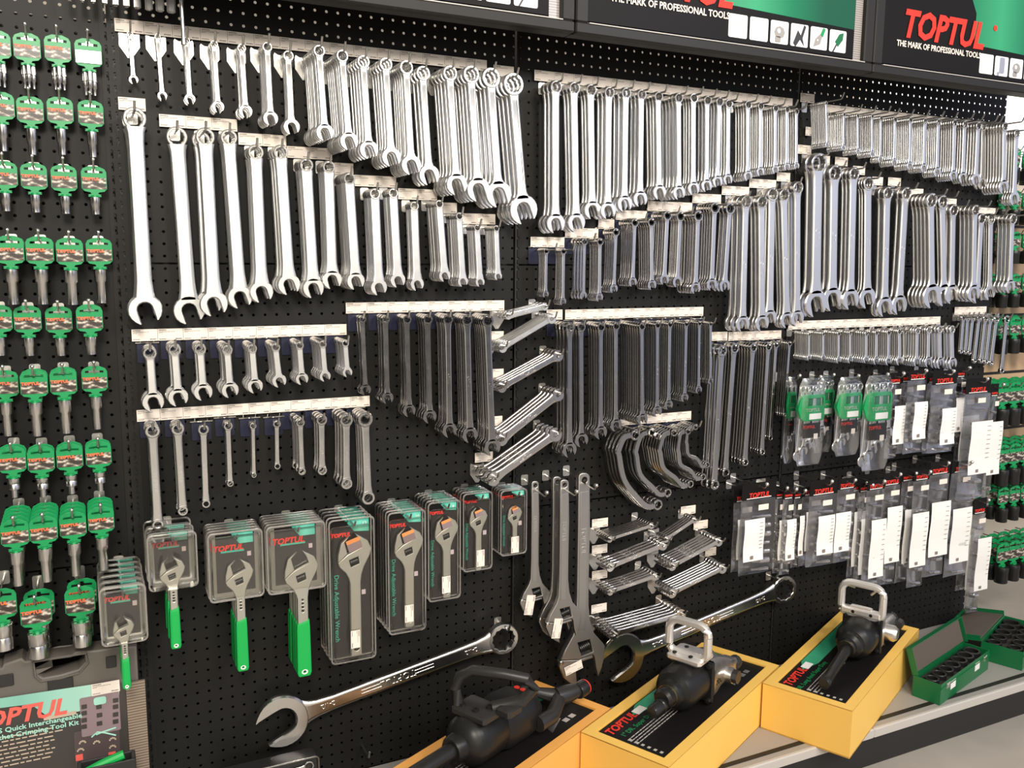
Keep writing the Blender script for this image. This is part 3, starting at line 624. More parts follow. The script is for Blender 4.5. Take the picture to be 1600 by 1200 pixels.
# ------------------------------------------------------------------ two giant combination wrenches
def giant(xr, yr, xt, yt, d, Rpx, wpx, Opx, ang, label, rollx):
    P = at(xr, yr, d); Q = at(xt, yt, d); v = Q-P; a = math.atan2(-v.x, -v.z); mz = (at(xr, yr, d)-at(xr, yr+1, d)).length
    R = Rpx*mz/2; Ro = Opx*mz/2; L = v.length+Ro*.85
    b = MB(); t = .014; ring_part(b, R, R*.74, .022, (0, 0, 0), 12, .1); open_part(b, Ro, Ro*.50, .016, (0, 0, -v.length), math.radians(ang), .85, 24)
    w_ = wpx*mz; z0 = -R*.8; z1 = -v.length+Ro*.8; st = []
    for f, ww, tt in ((0, 1.5, 1), (.03, 1.3, 1), (.08, 1.1, .95), (.2, 1.0, .9), (.5, 1.0, .9), (.85, 1.0, .9), (.93, 1.15, .9), (.975, 1.4, .9), (1, 1.8, .9)): st.append((0, 0, z0+(z1-z0)*f, w_*ww, t*tt, 0))
    shank_part(b, st)
    for tx, f, sz in (('TOPTUL', .52, .024), ('2-1/2', .12, .016), ('2-1/2', .88, .016)): b.merge(text_mesh(tx, sz, ext=.0008), Matrix.Translation((0, -t*.45-.0006, z0+(z1-z0)*f)) @ Matrix.Rotation(PI/2, 4, 'Y'))
    for f in (.38, .66):
        for sx in (-.004, .004): b.box((sx*1.0, -t*.45-.0004, z0+(z1-z0)*f), (.0014, .0014, .05))
    o = b.obj('giant_combination_wrench', 'chrome', None, 40); o.location = (P.x, -d, P.z); o.rotation_euler = (0, a, 0); tag(o, label, 'wrench'); return P, Q, R
P, Q, R = giant(785, 997, 441, 1126, .045, 47, 22, 70, -74, 'giant chrome combination wrench slanting across the bottom of the left bay', 0)
hook(P.x+.006, P.z+R*.74-.003, .045, .02, 'wire hook through the left giant wrench ring', 'plain', rr=.003); hook(P.x-.36, P.z-.228, .045, .012, 'wire hook under the left giant wrench shank', 'none', rr=.003)
P, Q, R = giant(1223, 920, 972, 1027, .045, 42, 19, 68, -74, 'giant chrome combination wrench slanting behind the middle yellow box', 0)
hook(P.x-.02, P.z+R*.74, .02, .012, 'wire hook at the right giant wrench ring', 'plain', rr=.003); hook(P.x-.33, P.z-.175, .045, .012, 'wire hook under the right giant wrench shank', 'none', rr=.003)
# ------------------------------------------------------------------ adjustable wrenches
def worm(b, c, r, l, mtx):
    prof = [(.0001, -l/2)]
    for i in range(6): z = -l/2+l*i/6; prof += [(r, z), (r, z+l*.08), (r*.7, z+l*.1), (r*.7, z+l*.155)]
    prof.append((.0001, l/2)); b.lathe(prof, 12, c, 'z', mtx=mtx)
def zpt(x, y): return 800+x/3.244, 730+y/3.243
D_S = .09
def adj_parts():
    d = D_S; P0 = at(*zpt(360, 62), d)
    def pl(pts): return [(at(*zpt(x, y), d).x-P0.x, at(*zpt(x, y), d).z-P0.z) for x, y in pts]
    body = pl([(330, 42), (338, 31), (350, 26), (368, 26), (380, 33), (386, 44), (388, 300), (382, 560), (381, 690), (388, 770), (408, 835), (455, 888), (463, 903), (460, 955), (448, 1010), (430, 1054), (418, 1010), (411, 955), (402, 944), (332, 968), (240, 972), (262, 920), (302, 848), (316, 800), (322, 640), (327, 300)])
    hole = circ(0, 0, .008, 14); win = pl([(326, 884), (386, 866), (402, 928), (344, 950)])[::-1]
    jaw = pl([(240, 976), (236, 1005), (262, 1068), (292, 1092), (326, 1108), (320, 1030), (332, 988), (408, 962), (402, 948), (332, 972)])
    return body, hole, win, jaw, pl([(364, 908), (238, 998), (262, 1000), (300, 1010)])
AB = adj_parts()
def adj_big(x, y, d, s, label, sticker=True, cat='adjustable wrench'):
    P0 = at(x, y, d); sc = lambda L_: [(a*s, b_*s) for a, b_ in L_]
    t = thing('adjustable_wrench', label, cat, tuple(P0))
    MB().merge(plate_mesh([sc(AB[0]), sc(AB[1]), sc(AB[2])], .017*s, .002)).obj('body', 'forged', t, 40)
    q = MB().merge(plate_mesh([sc([(-.0115, -.03), (.0115, -.03), (.010, -.40), (-.010, -.40)])], .0016, .0005)).obj('shank_panel', 'forgel2', t, 40, (0, -.0086*s, 0))
    MB().merge(plate_mesh([sc(AB[3])], .012*s, .002)).obj('movable_jaw', 'forged', t, 40)
    w0 = AB[4][0]; b = MB(); worm(b, (w0[0]*s, 0, w0[1]*s), .0105*s, .030*s, Matrix.Rotation(math.radians(74), 3, 'Y')); b.obj('worm_screw', 'dark', t, 40)
    k = AB[4][1]; MB().lathe([(.0001, -.010*s), (.006*s, -.008*s), (.006*s, .008*s), (.0001, .010*s)], 12, (k[0]*s+.004, 0, k[1]*s+.006), 'y').obj('pin', 'ball', t)
    b = MB().merge(text_mesh('TOPTUL', .020*s, ext=.0005), Matrix.Translation((-.001, -.0098*s, -.16*s)) @ Matrix.Rotation(PI/2, 4, 'Y')); b.obj('stamped_lettering', 'forgel', t, 0)
    if sticker:
        c_ = AB[4][3]; o = put('price_sticker', PLM, t, (c_[0]*s+.002, -.0095*s, c_[1]*s), (0, -.25 if s > .9 else -1.4, 0)); put('printed_lines', PTM, o)
    return t, P0
M['forgel2'] = mat('panel_steel', (.50, .48, .46), .36, 1)
s3 = 1.0; L3 = (at(911, 749, D_S)-at(900, 1071, D_S)).length
s2 = (at(881, 757, .10)-at(871, 1004, .10)).length/L3; s1 = (at(835.5, 758, .06)-at(828, 964, .06)).length/L3
hz = []
t, p = adj_big(911, 749, D_S, 1.0, 'largest loose grey adjustable wrench, hanging jaws down, right of three'); hz.append((p, D_S, 'right', 1))
t, p = adj_big(881, 757, .10, s2, 'medium loose grey adjustable wrench, front one on the middle hook'); hz.append((p, .10, 'middle', s2))
adj_big(869.5, 752, .068, s2, 'medium loose grey adjustable wrench, behind its twin on the middle hook', False)
t, p = adj_big(835.5, 758, .06, s1, 'smallest loose grey adjustable wrench, hanging jaws down on the left'); hz.append((p, .06, 'left', s1))
for p, d, nm, s in hz: hook(p.x, p.z+.008*s-.003, d, .055, 'ball tipped wire hook of the %s loose adjustable wrench' % nm, 'plain', rr=.0022, rise=.010, ball=.0055, droop=.018)
# template for the packed wrenches, head up; unit = head width
HB = [(.16, -1.45), (.19, -1.22), (.26, -1.0), (.44, -.66), (.50, -.46), (.38, -.20), (.03, .03), (.14, -.16), (.22, -.38), (-.22, -.56), (-.50, -.78), (-.46, -.92), (-.27, -1.13), (-.19, -1.3), (-.16, -1.45)]
HJ = [(-.50, -.77), (-.49, -.55), (-.39, -.20), (-.13, .0), (-.30, -.18), (-.22, -.54)]
WW = [(-.17, -.74), (.09, -.66), (.13, -.87), (-.13, -.95)]
def packed_wrench(par, W_, L, x, y, z, m, grip, t=.010):
    r = put('adjustable_wrench', None, par, (x, y, z)); sc = lambda P_: [(a*W_, b_*W_) for a, b_ in P_]
    hb = sc(HB); zb = -L; hw = .155*W_ if not grip else .15*W_
    zend = zb if not grip else -1.45*W_-.42*(L-1.45*W_)
    body = hb[:-1]+[(-hw, -1.45*W_), (-hw*1.05, zend+.2*hw), (-hw*.6, zend), (hw*.6, zend), (hw*1.05, zend+.2*hw)]
    loops = [body, sc(WW)[::-1]]
    if not grip: loops.append(circ(0, zb+hw*1.6, hw*.55, 10))
    else:
        for k in range(4): loops.append(circ(0, -1.5*W_-k*.115*W_, .030*W_+.004*W_*k, 8))
    b = MB().merge(plate_mesh(loops, t, t*.15)); o = put('body', b.mesh('body', m, 40), r)
    MB().merge(plate_mesh([sc(HJ)], t*.8, t*.12)).obj('movable_jaw', m, r, 40)
    b = MB(); worm(b, (-.02*W_, 0, -.805*W_), .085*W_*1.0, .22*W_, Matrix.Rotation(math.radians(75), 3, 'Y')); b.obj('worm_screw', 'dark', r, 40)
    if grip:
        gz = -1.45*W_-.28*(L-1.45*W_); G_ = [(hw*1.25, gz), (hw*1.35, gz-.3*W_), (hw*1.45, zb+.12*W_), (hw*1.2, zb+.02*W_), (hw*.9, zb), (-hw*.9, zb), (-hw*1.2, zb+.02*W_), (-hw*1.45, zb+.12*W_), (-hw*1.35, gz-.3*W_), (-hw*1.25, gz-.1*W_)]
        MB().merge(plate_mesh([G_, circ(0, zb+.16*W_, .045*W_, 10)], t*1.7, t*.35)).obj('green_grip', 'grip', r, 40)
        MB().merge(plate_mesh([circ(0, zb+.16*W_, .10*W_, 12, .08*W_), circ(0, zb+.16*W_, .05*W_, 12)], t*1.9, t*.1)).obj('hang_eyelet', 'white', r, 40)
    return r
M['shelledge'] = clear('clear_plastic_edge', (.80, .78, .74), .38, .2)
M['tealg'] = grad('teal_print_field', [(.02, .30, .22), (.16, .62, .48), (.03, .36, .28)], 0, 14, .2)
M['haze'] = clear('hazy_shell_back', (.75, .73, .69), .30, .3, .8); M['shellg'] = clear('glossy_blister_plastic', (.96, .95, .92), .06, .14, .95); M['orangeq'] = mat('orange_tag_print', (.75, .28, .08), .45); M['mauve2'] = mat('code_print', (.55, .45, .47), .5)
def pack(px4, backx, n, W_px, L_px, hx, hy, label, cardname, grip, num):
    "px4: TL, TR, BL of the front pack; hx,hy = wrench head top centre"
    (xl, yl), (xr, yr), (xbl, ybl) = px4
    d = depth(xl, backx, yl, .02) if n > 1 else .04
    d = min(max(d, .02+.011*(n-1)), .19); pitch = (d-.02)/max(1, n-1) if n > 1 else .02
    TL = at(xl, yl, d); TR = at(xr, yr, d); BL = at(xbl, ybl, d); w_ = TR.x-TL.x; h = TL.z-BL.z; px = mpx(xl, yl, d)
    mz = (at(xl, yl, d)-at(xl, yl+1, d)).length
    dp = pitch*.9; o = Vector((TL.x+w_/2, -d, TL.z-.012))          # hung from the euro slot
    t = thing('blister_pack', label % 'front', 'blister pack', tuple(o))
    z1 = .012; z0 = z1-h; x = w_/2
    MB().box((0, dp*.5, (z0+z1)/2+(h*.03 if grip else 0)), (w_*(.70 if grip else .86), .0006, h*(.84 if grip else .94))).obj('backing_card', 'black', t, 0)
    if grip: MB().merge(plate_mesh([rrect(-x+.003, z0+.003, x-.003, z1-.003, .008, 3)], .0008)).obj('rear_shell', 'haze', t, 40, (0, dp*.5+.0012, 0))
    MB().merge(plate_mesh([rrect(-x, z0, x, z1, .010, 3), rrect(-x+.0035, z0+.004, x-.0035, z1-.0035, .008, 3)], .0014, .0003)).obj('flange', 'shelledge', t, 40)
    dome = MB()
    dz1 = (z1-.018 if not grip else z1-.010); dome.box((0, -dp*.02, (z0+.006+dz1)/2), ((w_-.012), dp*.9, dz1-z0-.006), bev=.004); dome.obj('clear_shell', 'shellg' if grip else 'shell', t, 30)
    cf = dp*.5-.0012
    g = MB().add([(.0, cf, z1-.006), (x*(.66 if grip else .80), cf, z1-.006), (x*(.66 if grip else .80), cf, z1-h*(.20 if grip else .11)), (x*.15, cf, z1-h*(.20 if grip else .10)), (-x*.15, cf, z1-h*.04)], [(0, 1, 2, 3, 4)]).obj('green_print', 'tealg', t, 0)
    textobj('brand_lettering', 'TOPTUL', w_*(.145 if grip else .115), 'red', t, (-x*(.26 if grip else .44), cf-.0006, z1-h*(.25 if grip else .118)), shear=.2, bold=.0006)
    if not grip:
        b = MB().merge(text_mesh('Hand Drive Adjustable Wrench'[5:], h*.045, ext=.0001), Matrix.Translation((-x*.66, cf-.0006, z1-h*.62)) @ Matrix.Rotation(PI/2, 4, 'Y')); b.obj('green_lettering', 'teal', t, 0)
        if num: textobj('size_number', num, .011, 'paper', t, (x*.60, cf-.0008, z1-.018))
        o2 = put('price_sticker', PLM, t, (x*.02 if num != '6' else x*.1, -dp*.45-.0016, z0+h*.17), (0, PI/2, 0)); put('printed_lines', PTM, o2); o2.scale = (.8, 1, .85)
        MB().box((x*.52, cf-.0008, z0+h*.47), (.009, .0004, .011)).obj('code_square', 'mauve2', t, 0)
    else:
        MB().box((x*.50, cf-.0006, z1-h*.36), (.008, .0004, .010)).obj('code_square', 'mauve2', t, 0)
        MB().box((-x*.10, cf-.0006, z1-h*.30), (w_*.42, .0003, .004)).obj('product_line', 'teal', t, 0)
    hp = at(hx, hy, d); Wm = W_px*px
    if not grip:
        jl = Matrix.Translation((hp.x-o.x-.02*Wm, -.0075, hp.z-o.z-.28*Wm)) @ Matrix.Rotation(math.radians(-16), 4, 'Y')
        MB().box((0, 0, 0), (.42*Wm, .0006, .34*Wm)).xf(jl).obj('jaw_tag', 'mauve', t, 0); MB().box((0, -.0006, .13*Wm), (.42*Wm, .0006, .12*Wm)).xf(jl).obj('orange_strip', 'orangeq', t, 0)
    r = packed_wrench(t, W_px*px, L_px*mz, hp.x-o.x, -.001, hp.z-o.z, 'forgel', grip, min(.012, dp*.55))
    for j in range(1, n):
        dup(t, (o.x+random.uniform(-.0008, .0008), -(d-pitch*j), o.z), (0, 0, 0), label % (ordn(j)+' behind front' if j < n-1 else 'rearmost'))
    hook(o.x, o.z+.001, d, .022, 'wire hook for the '+cardname, 'plain', rr=.0022, rise=.012)
pack([(153, 921), (228, 917), (155, 1013)], 151.5, 6, 35, 114, 192, 964, 'blister pack of green handled adjustable wrench, %s, leftmost by the kit case', 'leftmost green handled pack', True, '')
pack([(228, 838), (307, 828), (235, 926)], 224, 3, 42, 147, 268, 870, 'blister pack of green handled adjustable wrench, %s, second stack from left', 'second green handled pack', True, '')
pack([(323, 835), (410, 824), (327, 944)], 317, 5, 46, 181, 373, 874, 'blister pack of green handled adjustable wrench, %s, third stack from left', 'third green handled pack', True, '')
pack([(415, 824), (508, 812), (420, 931)], 404, 6, 55, 204, 470, 861, 'blister pack of largest green handled adjustable wrench, %s, fourth stack', 'largest green handled pack', True, '')
pack([(512.5, 814), (585, 805), (514, 1041)], 497, 5, 54, 196, 553, 835, 'tall blister pack marked 12 with grey adjustable wrench, %s, leftmost tall stack', 'tallest grey wrench pack', False, '12')
pack([(605, 802), (665, 797), (606, 994)], 586, 6, 46, 160, 638, 824, 'tall blister pack marked 10 with grey adjustable wrench, %s of its stack', 'second tallest grey wrench pack', False, '10')
pack([(668, 786), (720, 782), (670, 942)], 648, 6, 37, 130, 697, 807, 'blister pack marked 8 with grey adjustable wrench, %s of its stack', 'middle sized grey wrench pack', False, '8')
pack([(723, 772), (770, 768), (725, 895)], 707, 5, 28, 100, 747, 793, 'small blister pack marked 6 with grey adjustable wrench, %s of its stack', 'short grey wrench pack', False, '6')
pack([(782, 767), (824, 763), (784, 870)], 768, 5, 22, 72, 804, 790, 'smallest blister pack with tiny grey adjustable wrench, %s, right of the others', 'smallest pack', False, '4')
# ------------------------------------------------------------------ green socket hangers
def socket_mesh(kind, m):
    b = MB()
    if kind == 'bit': prof = [(.0001, 0), (.0085, -.001), (.009, -.018), (.007, -.020), (.007, -.030), (.004, -.034), (.004, -.046), (.0001, -.046)]
    elif kind == 'deep': prof = [(.0001, 0), (.0105, -.001), (.0105, -.026), (.0085, -.030), (.0080, -.055), (.0065, -.055), (.0062, -.045), (.0001, -.045)]
    elif kind == 'short': prof = [(.0001, 0), (.011, -.001), (.011, -.018), (.010, -.020), (.0095, -.038), (.008, -.038), (.0078, -.030), (.0001, -.030)]
    elif kind == 'long': prof = [(.0001, 0), (.0125, -.001), (.0125, -.024), (.0095, -.028), (.009, -.072), (.0075, -.072), (.0072, -.06), (.0001, -.06)]
    elif kind == 'hexbit': prof = [(.0001, 0), (.0115, -.001), (.0115, -.010), (.0105, -.012), (.0115, -.014), (.0115, -.024), (.0065, -.026), (.0065, -.042), (.0001, -.042)]
    elif kind == 'big': prof = [(.0001, 0), (.017, -.001), (.017, -.022), (.0155, -.024), (.0165, -.027), (.0165, -.048), (.0145, -.048), (.0140, -.036), (.0001, -.036)]
    else: prof = [(.0001, 0), (.0175, -.001), (.0185, -.004), (.0185, -.014), (.0178, -.016), (.0178, -.044), (.0165, -.046), (.0135, -.046), (.013, -.03), (.0001, -.03)]
    b.lathe(prof, 16 if kind != 'hexbit' else 12); return b.mesh('socket', m, 40)
card = [(-.0255, -.040), (-.0255, -.004), (-.022, .003), (-.010, .0085), (.010, .0085), (.022, .003), (.0255, -.004), (.0255, -.040), (.020, -.046), (.009, -.048), (.0065, -.0515), (.014, -.053), (.011, -.0555), (-.011, -.0555), (-.014, -.053), (-.0065, -.0515), (-.009, -.048), (-.020, -.046)]
slot_ = [(-.018, -.0065), (-.018, -.0018), (-.004, -.0012), (-.003, .003), (.003, .003), (.004, -.0012), (.018, -.0018), (.018, -.0065), (.004, -.0055), (0, -.0075), (-.004, -.0055)]
HCARD = MB().merge(plate_mesh([card, slot_], .0022, .0004)).mesh('hang_card', 'green', 40)
b = MB().box((0, -.0016, -.0285), (.048, .0008, .0245)); HPIC = b.mesh('printed_label', 'photo', 0)
HSIL = MB().box((0, -.0022, -.0285), (.049, .0022, .026), bev=.0006).mesh('silver_wrap', 'satin', 0)
HTX = MB().merge(text_mesh('TOPTUL', .0075, ext=.0001, bold=.0004), Matrix.Translation((-.008, -.0022, -.0195))).mesh('brand_lettering', 'orangep', 0) if False else None
M['orangep'] = mat('orange_print', (.75, .16, .05), .5)
HTX = MB().merge(text_mesh('TOPTUL', .0085, ext=.0001, bold=.0005, w=1.1), Matrix.Translation((-.0065, -.0022, -.0195))).mesh('brand_lettering', 'orangep', 0)
STAR = MB()
for a in range(6): STAR.box((.010*math.cos(a*PI/3)*.6, .0*1, -.0565), (.014, .0035, .0022), mtx=Matrix.Rotation(a*PI/3, 3, 'Z'))
STAR.lathe([(.0001, -.0590), (.0075, -.0590), (.0075, -.0545), (.0001, -.0545)], 10); STAR = STAR.mesh('clip_star', 'green', 0)
SM = {k: socket_mesh(k, 'chrome') for k in ('bit', 'deep', 'short', 'long', 'hexbit', 'big')}; SM['impact'] = socket_mesh('impact', 'impact')
def hanger(kind, silver=False):
    r = put('socket_hanger', None); put('hang_card', HCARD, r)
    if silver: put('silver_wrap', HSIL, r)
    else: q = put('printed_label', HPIC, r); put('brand_lettering', HTX, q)
    put('clip_star', STAR, r)
    if kind == 'bit':
        for x, y in ((0, -.006), (-.007, .005), (.007, .005)): q = put('socket', SM['bit'], r, (x*1.2, y*1.2, -.058)); q.scale = (.75, .75, 1)
    else: put('socket', SM[kind], r, (0, 0, -.058))
    r.scale = (.92, .92, .92)
    return r
def place_hanger(proto, x, y, d, sc, label, cat, first):
    P = at(x, y, d)
    if first: r = proto; r.location = tuple(P); tag(r, label, cat)
    else:
        proto['category'] = cat; r = dup(proto, tuple(P), (0, 0, random.uniform(-.05, .05)), label)
    r.scale = (sc, sc, sc); return r
GR = [('bit', [(-6, 47, 1), (41, 51, 1), (89, 54, 1), (137, 60, 1)]), ('deep', [(0, 143, 1), (46, 150, 1), (93, 151, 1), (141, 156, 1)]), ('short', [(5, 251, 1), (52, 254, 1), (99, 257, 1), (146, 259, 1)]),
 ('long', [(14, 368, 2), (61, 369, 2), (108, 371, 2), (154, 371, 1)]), ('short', [(-4, 476, 1), (42, 477, 1), (91, 478, 1), (139, 476, 2)]), ('long', [(6, 578, 1), (52, 578, 2), (98, 575, 2), (147, 571, 1)]),
 ('hexbit', [(18, 697, 2), (63, 697, 2), (108, 693, 2), (153, 689, 2)]), ('long', [(22, 811, 5), (67, 806, 5), (113, 799, 4), (157, 791, 4)]), ('big', [(0, 920, 1), (55, 933, 2), (124, 916, 2)])]
for ri, (kind, cols) in enumerate(GR):
    proto = None
    for ci, (x, y, n) in enumerate(cols):
        d = .040+.026*(n-1)
        if n == 2: d = .040+.030
        if ri == 8: d = .12 if ci else .10
        for j in range(n):
            silver = ri == 0 and ci == 3
            if silver: pr = hanger(kind, True)
            else:
                if proto is None: proto = hanger(kind); pf = True
                pr = proto
            P = at(x, y+7, d); lab = 'green hanger card with %s, %s row from top, %s column%s' % ({'bit': 'three small bits', 'deep': 'thin deep socket', 'short': 'short socket', 'long': 'long stepped socket', 'hexbit': 'hex bit socket', 'big': 'large socket'}[kind], ordn(ri), ordn(ci), '' if n == 1 else (', front' if j == 0 else ', '+ordn(j)+' behind'))
            dd = d-(.026 if ri != 8 else .045)*j; loc = (P.x+(.004*j if ri == 8 else 0), -dd, P.z)
            if silver: pr.location = loc; tag(pr, lab+', silver wrapped', 'socket hanger')
            elif pf: pr.location = loc; pr.scale = (.88,)*3 if ri < 3 else (.92,)*3 if ri < 8 else (1.05,)*3; tag(pr, lab, 'socket hanger'); pf = False
            else: r = dup(pr, loc, (0, 0, random.uniform(-.06, .06)), lab)
            sc = 1.0 if ri not in (8,) else 1.08
        P = at(x, y+7, d); hook(P.x, P.z+.0005, d, .014, 'ball tipped hook, %s row, %s column of green hangers' % (ordn(ri), ordn(ci)), 'plain', rr=.0020, rise=.016, ball=.0036)
# ------------------------------------------------------------------ bars and rod at the top left
for i, (x, w_, y) in enumerate([(109, 5, 2), (129, 6, 4), (146, 7, 6), (164, 8, 8), (181, 9, 10), (198, 10, 12), (215, 11, 14.5), (233, 12, 17), (250, 13, 19), (268, 14, 21)]):
    P = at(x, y, .06); px = mpx(x, y, .06)
    o = MB().box((0, 0, .10), (w_*px, .010, .20), bev=.003).obj('hanging_bar', 'satin', None, 30, (P.x, -.06, P.z))
    tag(o, 'bright metal bar cut by the top edge, %s of ten from the left' % ordn(i), 'bar', 'bright bars at top left')
P = at(287, 68, .11); b = MB().tube([(0, 0, 0), (-.002, 0, .14)], .0038, 10); b.lathe([(.0001, -.004), (.005, -.002), (.005, .006), (.0001, .008)], 10)
tag(b.obj('hanging_rod', 'alu', None, 40, tuple(P)), 'thin metal rod hanging in front of the third top left wrench', 'rod')
# ------------------------------------------------------------------ yellow boxes with impact tools
TH = math.radians(25.8); HB_ = .13
def giftbox(o, m, label, title, lines, kind):
    t = thing('display_box', label, 'box', (o[0], o[1], ZS), (0, 0, TH))
    L, W_ = .64, .235
    b = MB()
    rim = .026
    for c_, d in (((L/2, .003, HB_/2), (L, .006, HB_)), ((L/2, W_-.003, HB_/2), (L, .006, HB_)), ((.003, W_/2, HB_/2), (.006, W_-.012, HB_)), ((L-.003, W_/2, HB_/2), (.006, W_-.012, HB_)), ((L/2, W_/2, .002), (L, W_, .004))): b.box(c_, d)
    b.obj('carton', m, t, 0); b = MB()
    for c_, d in (((L/2, rim/2, HB_-.001), (L, rim, .003)), ((L/2, W_-rim/2, HB_-.001), (L, rim, .003)), ((rim/2, W_/2, HB_-.001), (rim, W_-2*rim, .003)), ((L-rim/2, W_/2, HB_-.001), (rim, W_-2*rim, .003))): b.box(c_, d)
    for c_, d in (((L/2, rim, HB_-.006), (L-2*rim, .002, .010)), ((L/2, W_-rim, HB_-.006), (L-2*rim, .002, .010)), ((rim, W_/2, HB_-.006), (.002, W_-2*rim, .010)), ((L-rim, W_/2, HB_-.006), (.002, W_-2*rim, .010))): b.box(c_, d)
    b.obj('rim', m, t, 0)
    zc = HB_-.0065; MB().box((L/2, W_/2, zc), (L-2*rim, W_-2*rim, .003)).obj('printed_card', 'black', t, 0)
    FL = Matrix.Rotation(-PI/2, 4, 'X')   # letters lie flat, tops towards +v
    def flat(s, size, m_, u, v, nm='lettering', **k): MB().merge(text_mesh(s, size, **k), Matrix.Translation((u, v, zc+.0022)) @ FL).obj(nm, m_, t, 0)
    z = zc+.002
    MB().add([(.15, W_-.052, z), (.20, W_-.030, z), (L-.03, W_-.030, z), (L-.03, W_-.072, z), (.22, W_-.072, z)], [(0, 1, 2, 3, 4)]).obj('green_print', 'signgreen2', t, 0)
    flat('TOPTUL', .033, 'red', .100, W_-.052, 'brand_lettering', shear=.2, bold=.001)
    flat(title, .019, 'green', .125, W_-.084, 'title_lettering')
    MB().box((.185, W_-.052, z+.0006), (.040, .022, .0008)).obj('white_sticker', 'white', t, 0)
    R = random.Random(len(title)); b = MB()
    for r in range(lines):
        x = .045
        while x < .27: l = R.uniform(.006, .018); b.box((x+l/2, W_-.103-r*.0085, z), (l, .0022, .0006)); x += l+.003
    for k in range(6): b.box((.050, .045+k*.0165, z), (.008, .007, .0006))
    b.obj('small_print', 'lgrey', t, 0)
    b = MB()
    for k in range(2): b.box((.53+k*.026, .060+k*.0, z), (.018, .014, .0006))
    b.add([(.46, .050, z), (.53, .075, z), (.50, .085, z), (.55, .10, z), (.48, .10, z)], [(0, 1, 2, 3, 4)]); b.obj('printed_pictures', 'alu', t, 0)
    return zc
M['signgreen2'] = grad('green_card_print', [(.01, .20, .09), (.06, .45, .25), (.01, .25, .12), (.005, .13, .06)], 0, 2.0, -.2)
O3 = (1.611, -.482); O2 = (1.044, -.489); O1 = (.4888, -.492)
giftbox(O3, 'yellow', 'yellow cardboard box holding the long anvil impact wrench, rightmost of three', '1" DR. Long Anvil Super Duty', 4, 3)
giftbox(O2, 'yellow', 'yellow cardboard box holding the silver backed impact wrench, middle of three', '1" DR. Super Duty', 4, 2)
giftbox(O1, 'orange', 'orange cardboard box under the all black impact wrench, cut off below', 'DR. Super Duty', 3, 1)
def tool_root(o, label): return thing('impact_wrench', label, 'impact wrench', (o[0], o[1], ZS+HB_-.005), (0, 0, TH))
def frame_loop(b, u, v, z, wv, h, r, lean=0, n=9, flat=1.0):
    "rounded D handle standing across the tool"
    P_ = []; c_ = .026
    for y0, z0, a in ((v-wv+c_, z+h-c_, 90), (v+wv-c_, z+h-c_, 0)):
        for k in range(5):
            q = math.radians(180-k*22.5 if a == 90 else 90-k*22.5); P_.append((u+lean*(z0+c_*math.sin(q)-z), y0+c_*math.cos(q), z0+c_*math.sin(q)))
    Q_ = []
    for y0, a in ((v+wv-c_*.7, 0), (v-wv+c_*.7, 270)):
        for k in range(4): q = math.radians(a-k*30 if a == 0 else 270-k*30); Q_.append((u, y0+c_*.7*math.cos(q), z+c_*.7+c_*.7*math.sin(q)))
    pts = [P_[0]]+P_[1:]+Q_+[P_[0]]
    b.tube(pts, r, n); return b
# right: long anvil
t = tool_root(O3, 'impact wrench with black drum and long black anvil in the rightmost yellow box'); c0 = Vector((0, .092, .062))
b = MB().lathe([(.0001, .055), (.014, .055), (.016, .060), (.016, .072), (.0145, .076), (.0145, .240), (.0001, .240)], 20, c0, 'x'); b.v = [(x, y, z-(.24-x)*.20 if x < .24 else z) for x, y, z in b.v]; b.obj('anvil', 'impact', t)
MB().lathe([(.0001, .225), (.020, .225), (.024, .230), (.024, .245), (.034, .252), (.036, .262), (.036, .272), (.048, .282), (.053, .30), (.053, .350), (.046, .362), (.0001, .362)], 28, c0, 'x').obj('hammer_case', 'blackm2', t)
MB().lathe([(.021, .226), (.0225, .225), (.0225, .2285), (.021, .2285)], 24, c0, 'x', closed=True).obj('brass_ring', 'brass', t)
b = MB().box((.366, .092, .064), (.010, .112, .104), bev=.003)
for a in range(4): b.lathe([(.0001, .352), (.006, .354), (.006, .372), (.0001, .374)], 8, (0, .092+.046*(1 if a % 2 else -1), .064+.042*(1 if a > 1 else -1)), 'x')
b.obj('bolted_flange', 'blackm2', t)
b = MB().loft([[(u, .092+hw*y, .060+hh*z) for y, z in ((-1, -.6), (-.7, -1), (.7, -1), (1, -.6), (1, .6), (.7, 1), (-.7, 1), (-1, .6))] for u, hw, hh in ((.371, .054, .050), (.395, .054, .050), (.42, .048, .044), (.455, .040, .036), (.47, .034, .030))])
b.lathe([(.0001, 0), (.022, 0), (.022, .05), (.018, .075), (.0001, .075)], 16, (.462, .060, .055), 'x'); b.lathe([(.016, -.04), (.024, -.03), (.024, .02), (.0001, .02)], 14, (.44, .052, .052), 'y')
b.obj('motor_housing', 'alu', t, 40)
b = MB().lathe([(.0001, .0), (.018, .002), (.019, .022), (.014, .034), (.0001, .036)], 8, (.530, .060, .055), 'x'); b.lathe([(.0001, 0), (.015, .002), (.015, .028), (.0001, .03)], 8, (.505, .032, .052), 'x'); b.obj('inlet_knobs', 'blackp', t)
b = frame_loop(MB(), .368, .098, .112, .058, .092, .0105); b.box((.368, .098, .122), (.026, .112, .020), bev=.004); b.box((.368, .098, .134), (.014, .06, .010), bev=.002); b.obj('top_handle', 'handlew', t, 40)
b = MB()
for v in (.068, .118): b.lathe([(.0001, -.0135), (.005, -.0135), (.005, 0), (.0001, 0)], 8, (.368, v, .122), 'x')
b.obj('handle_bolts', 'blackm2', t)
b = MB().tube([(.372, .155, .195), (.372, .12, .190)], .004, 6).tube([(.372, .06, .195), (.372, .075, .178)], .004, 6); b.obj('grip_tabs', 'alu', t)
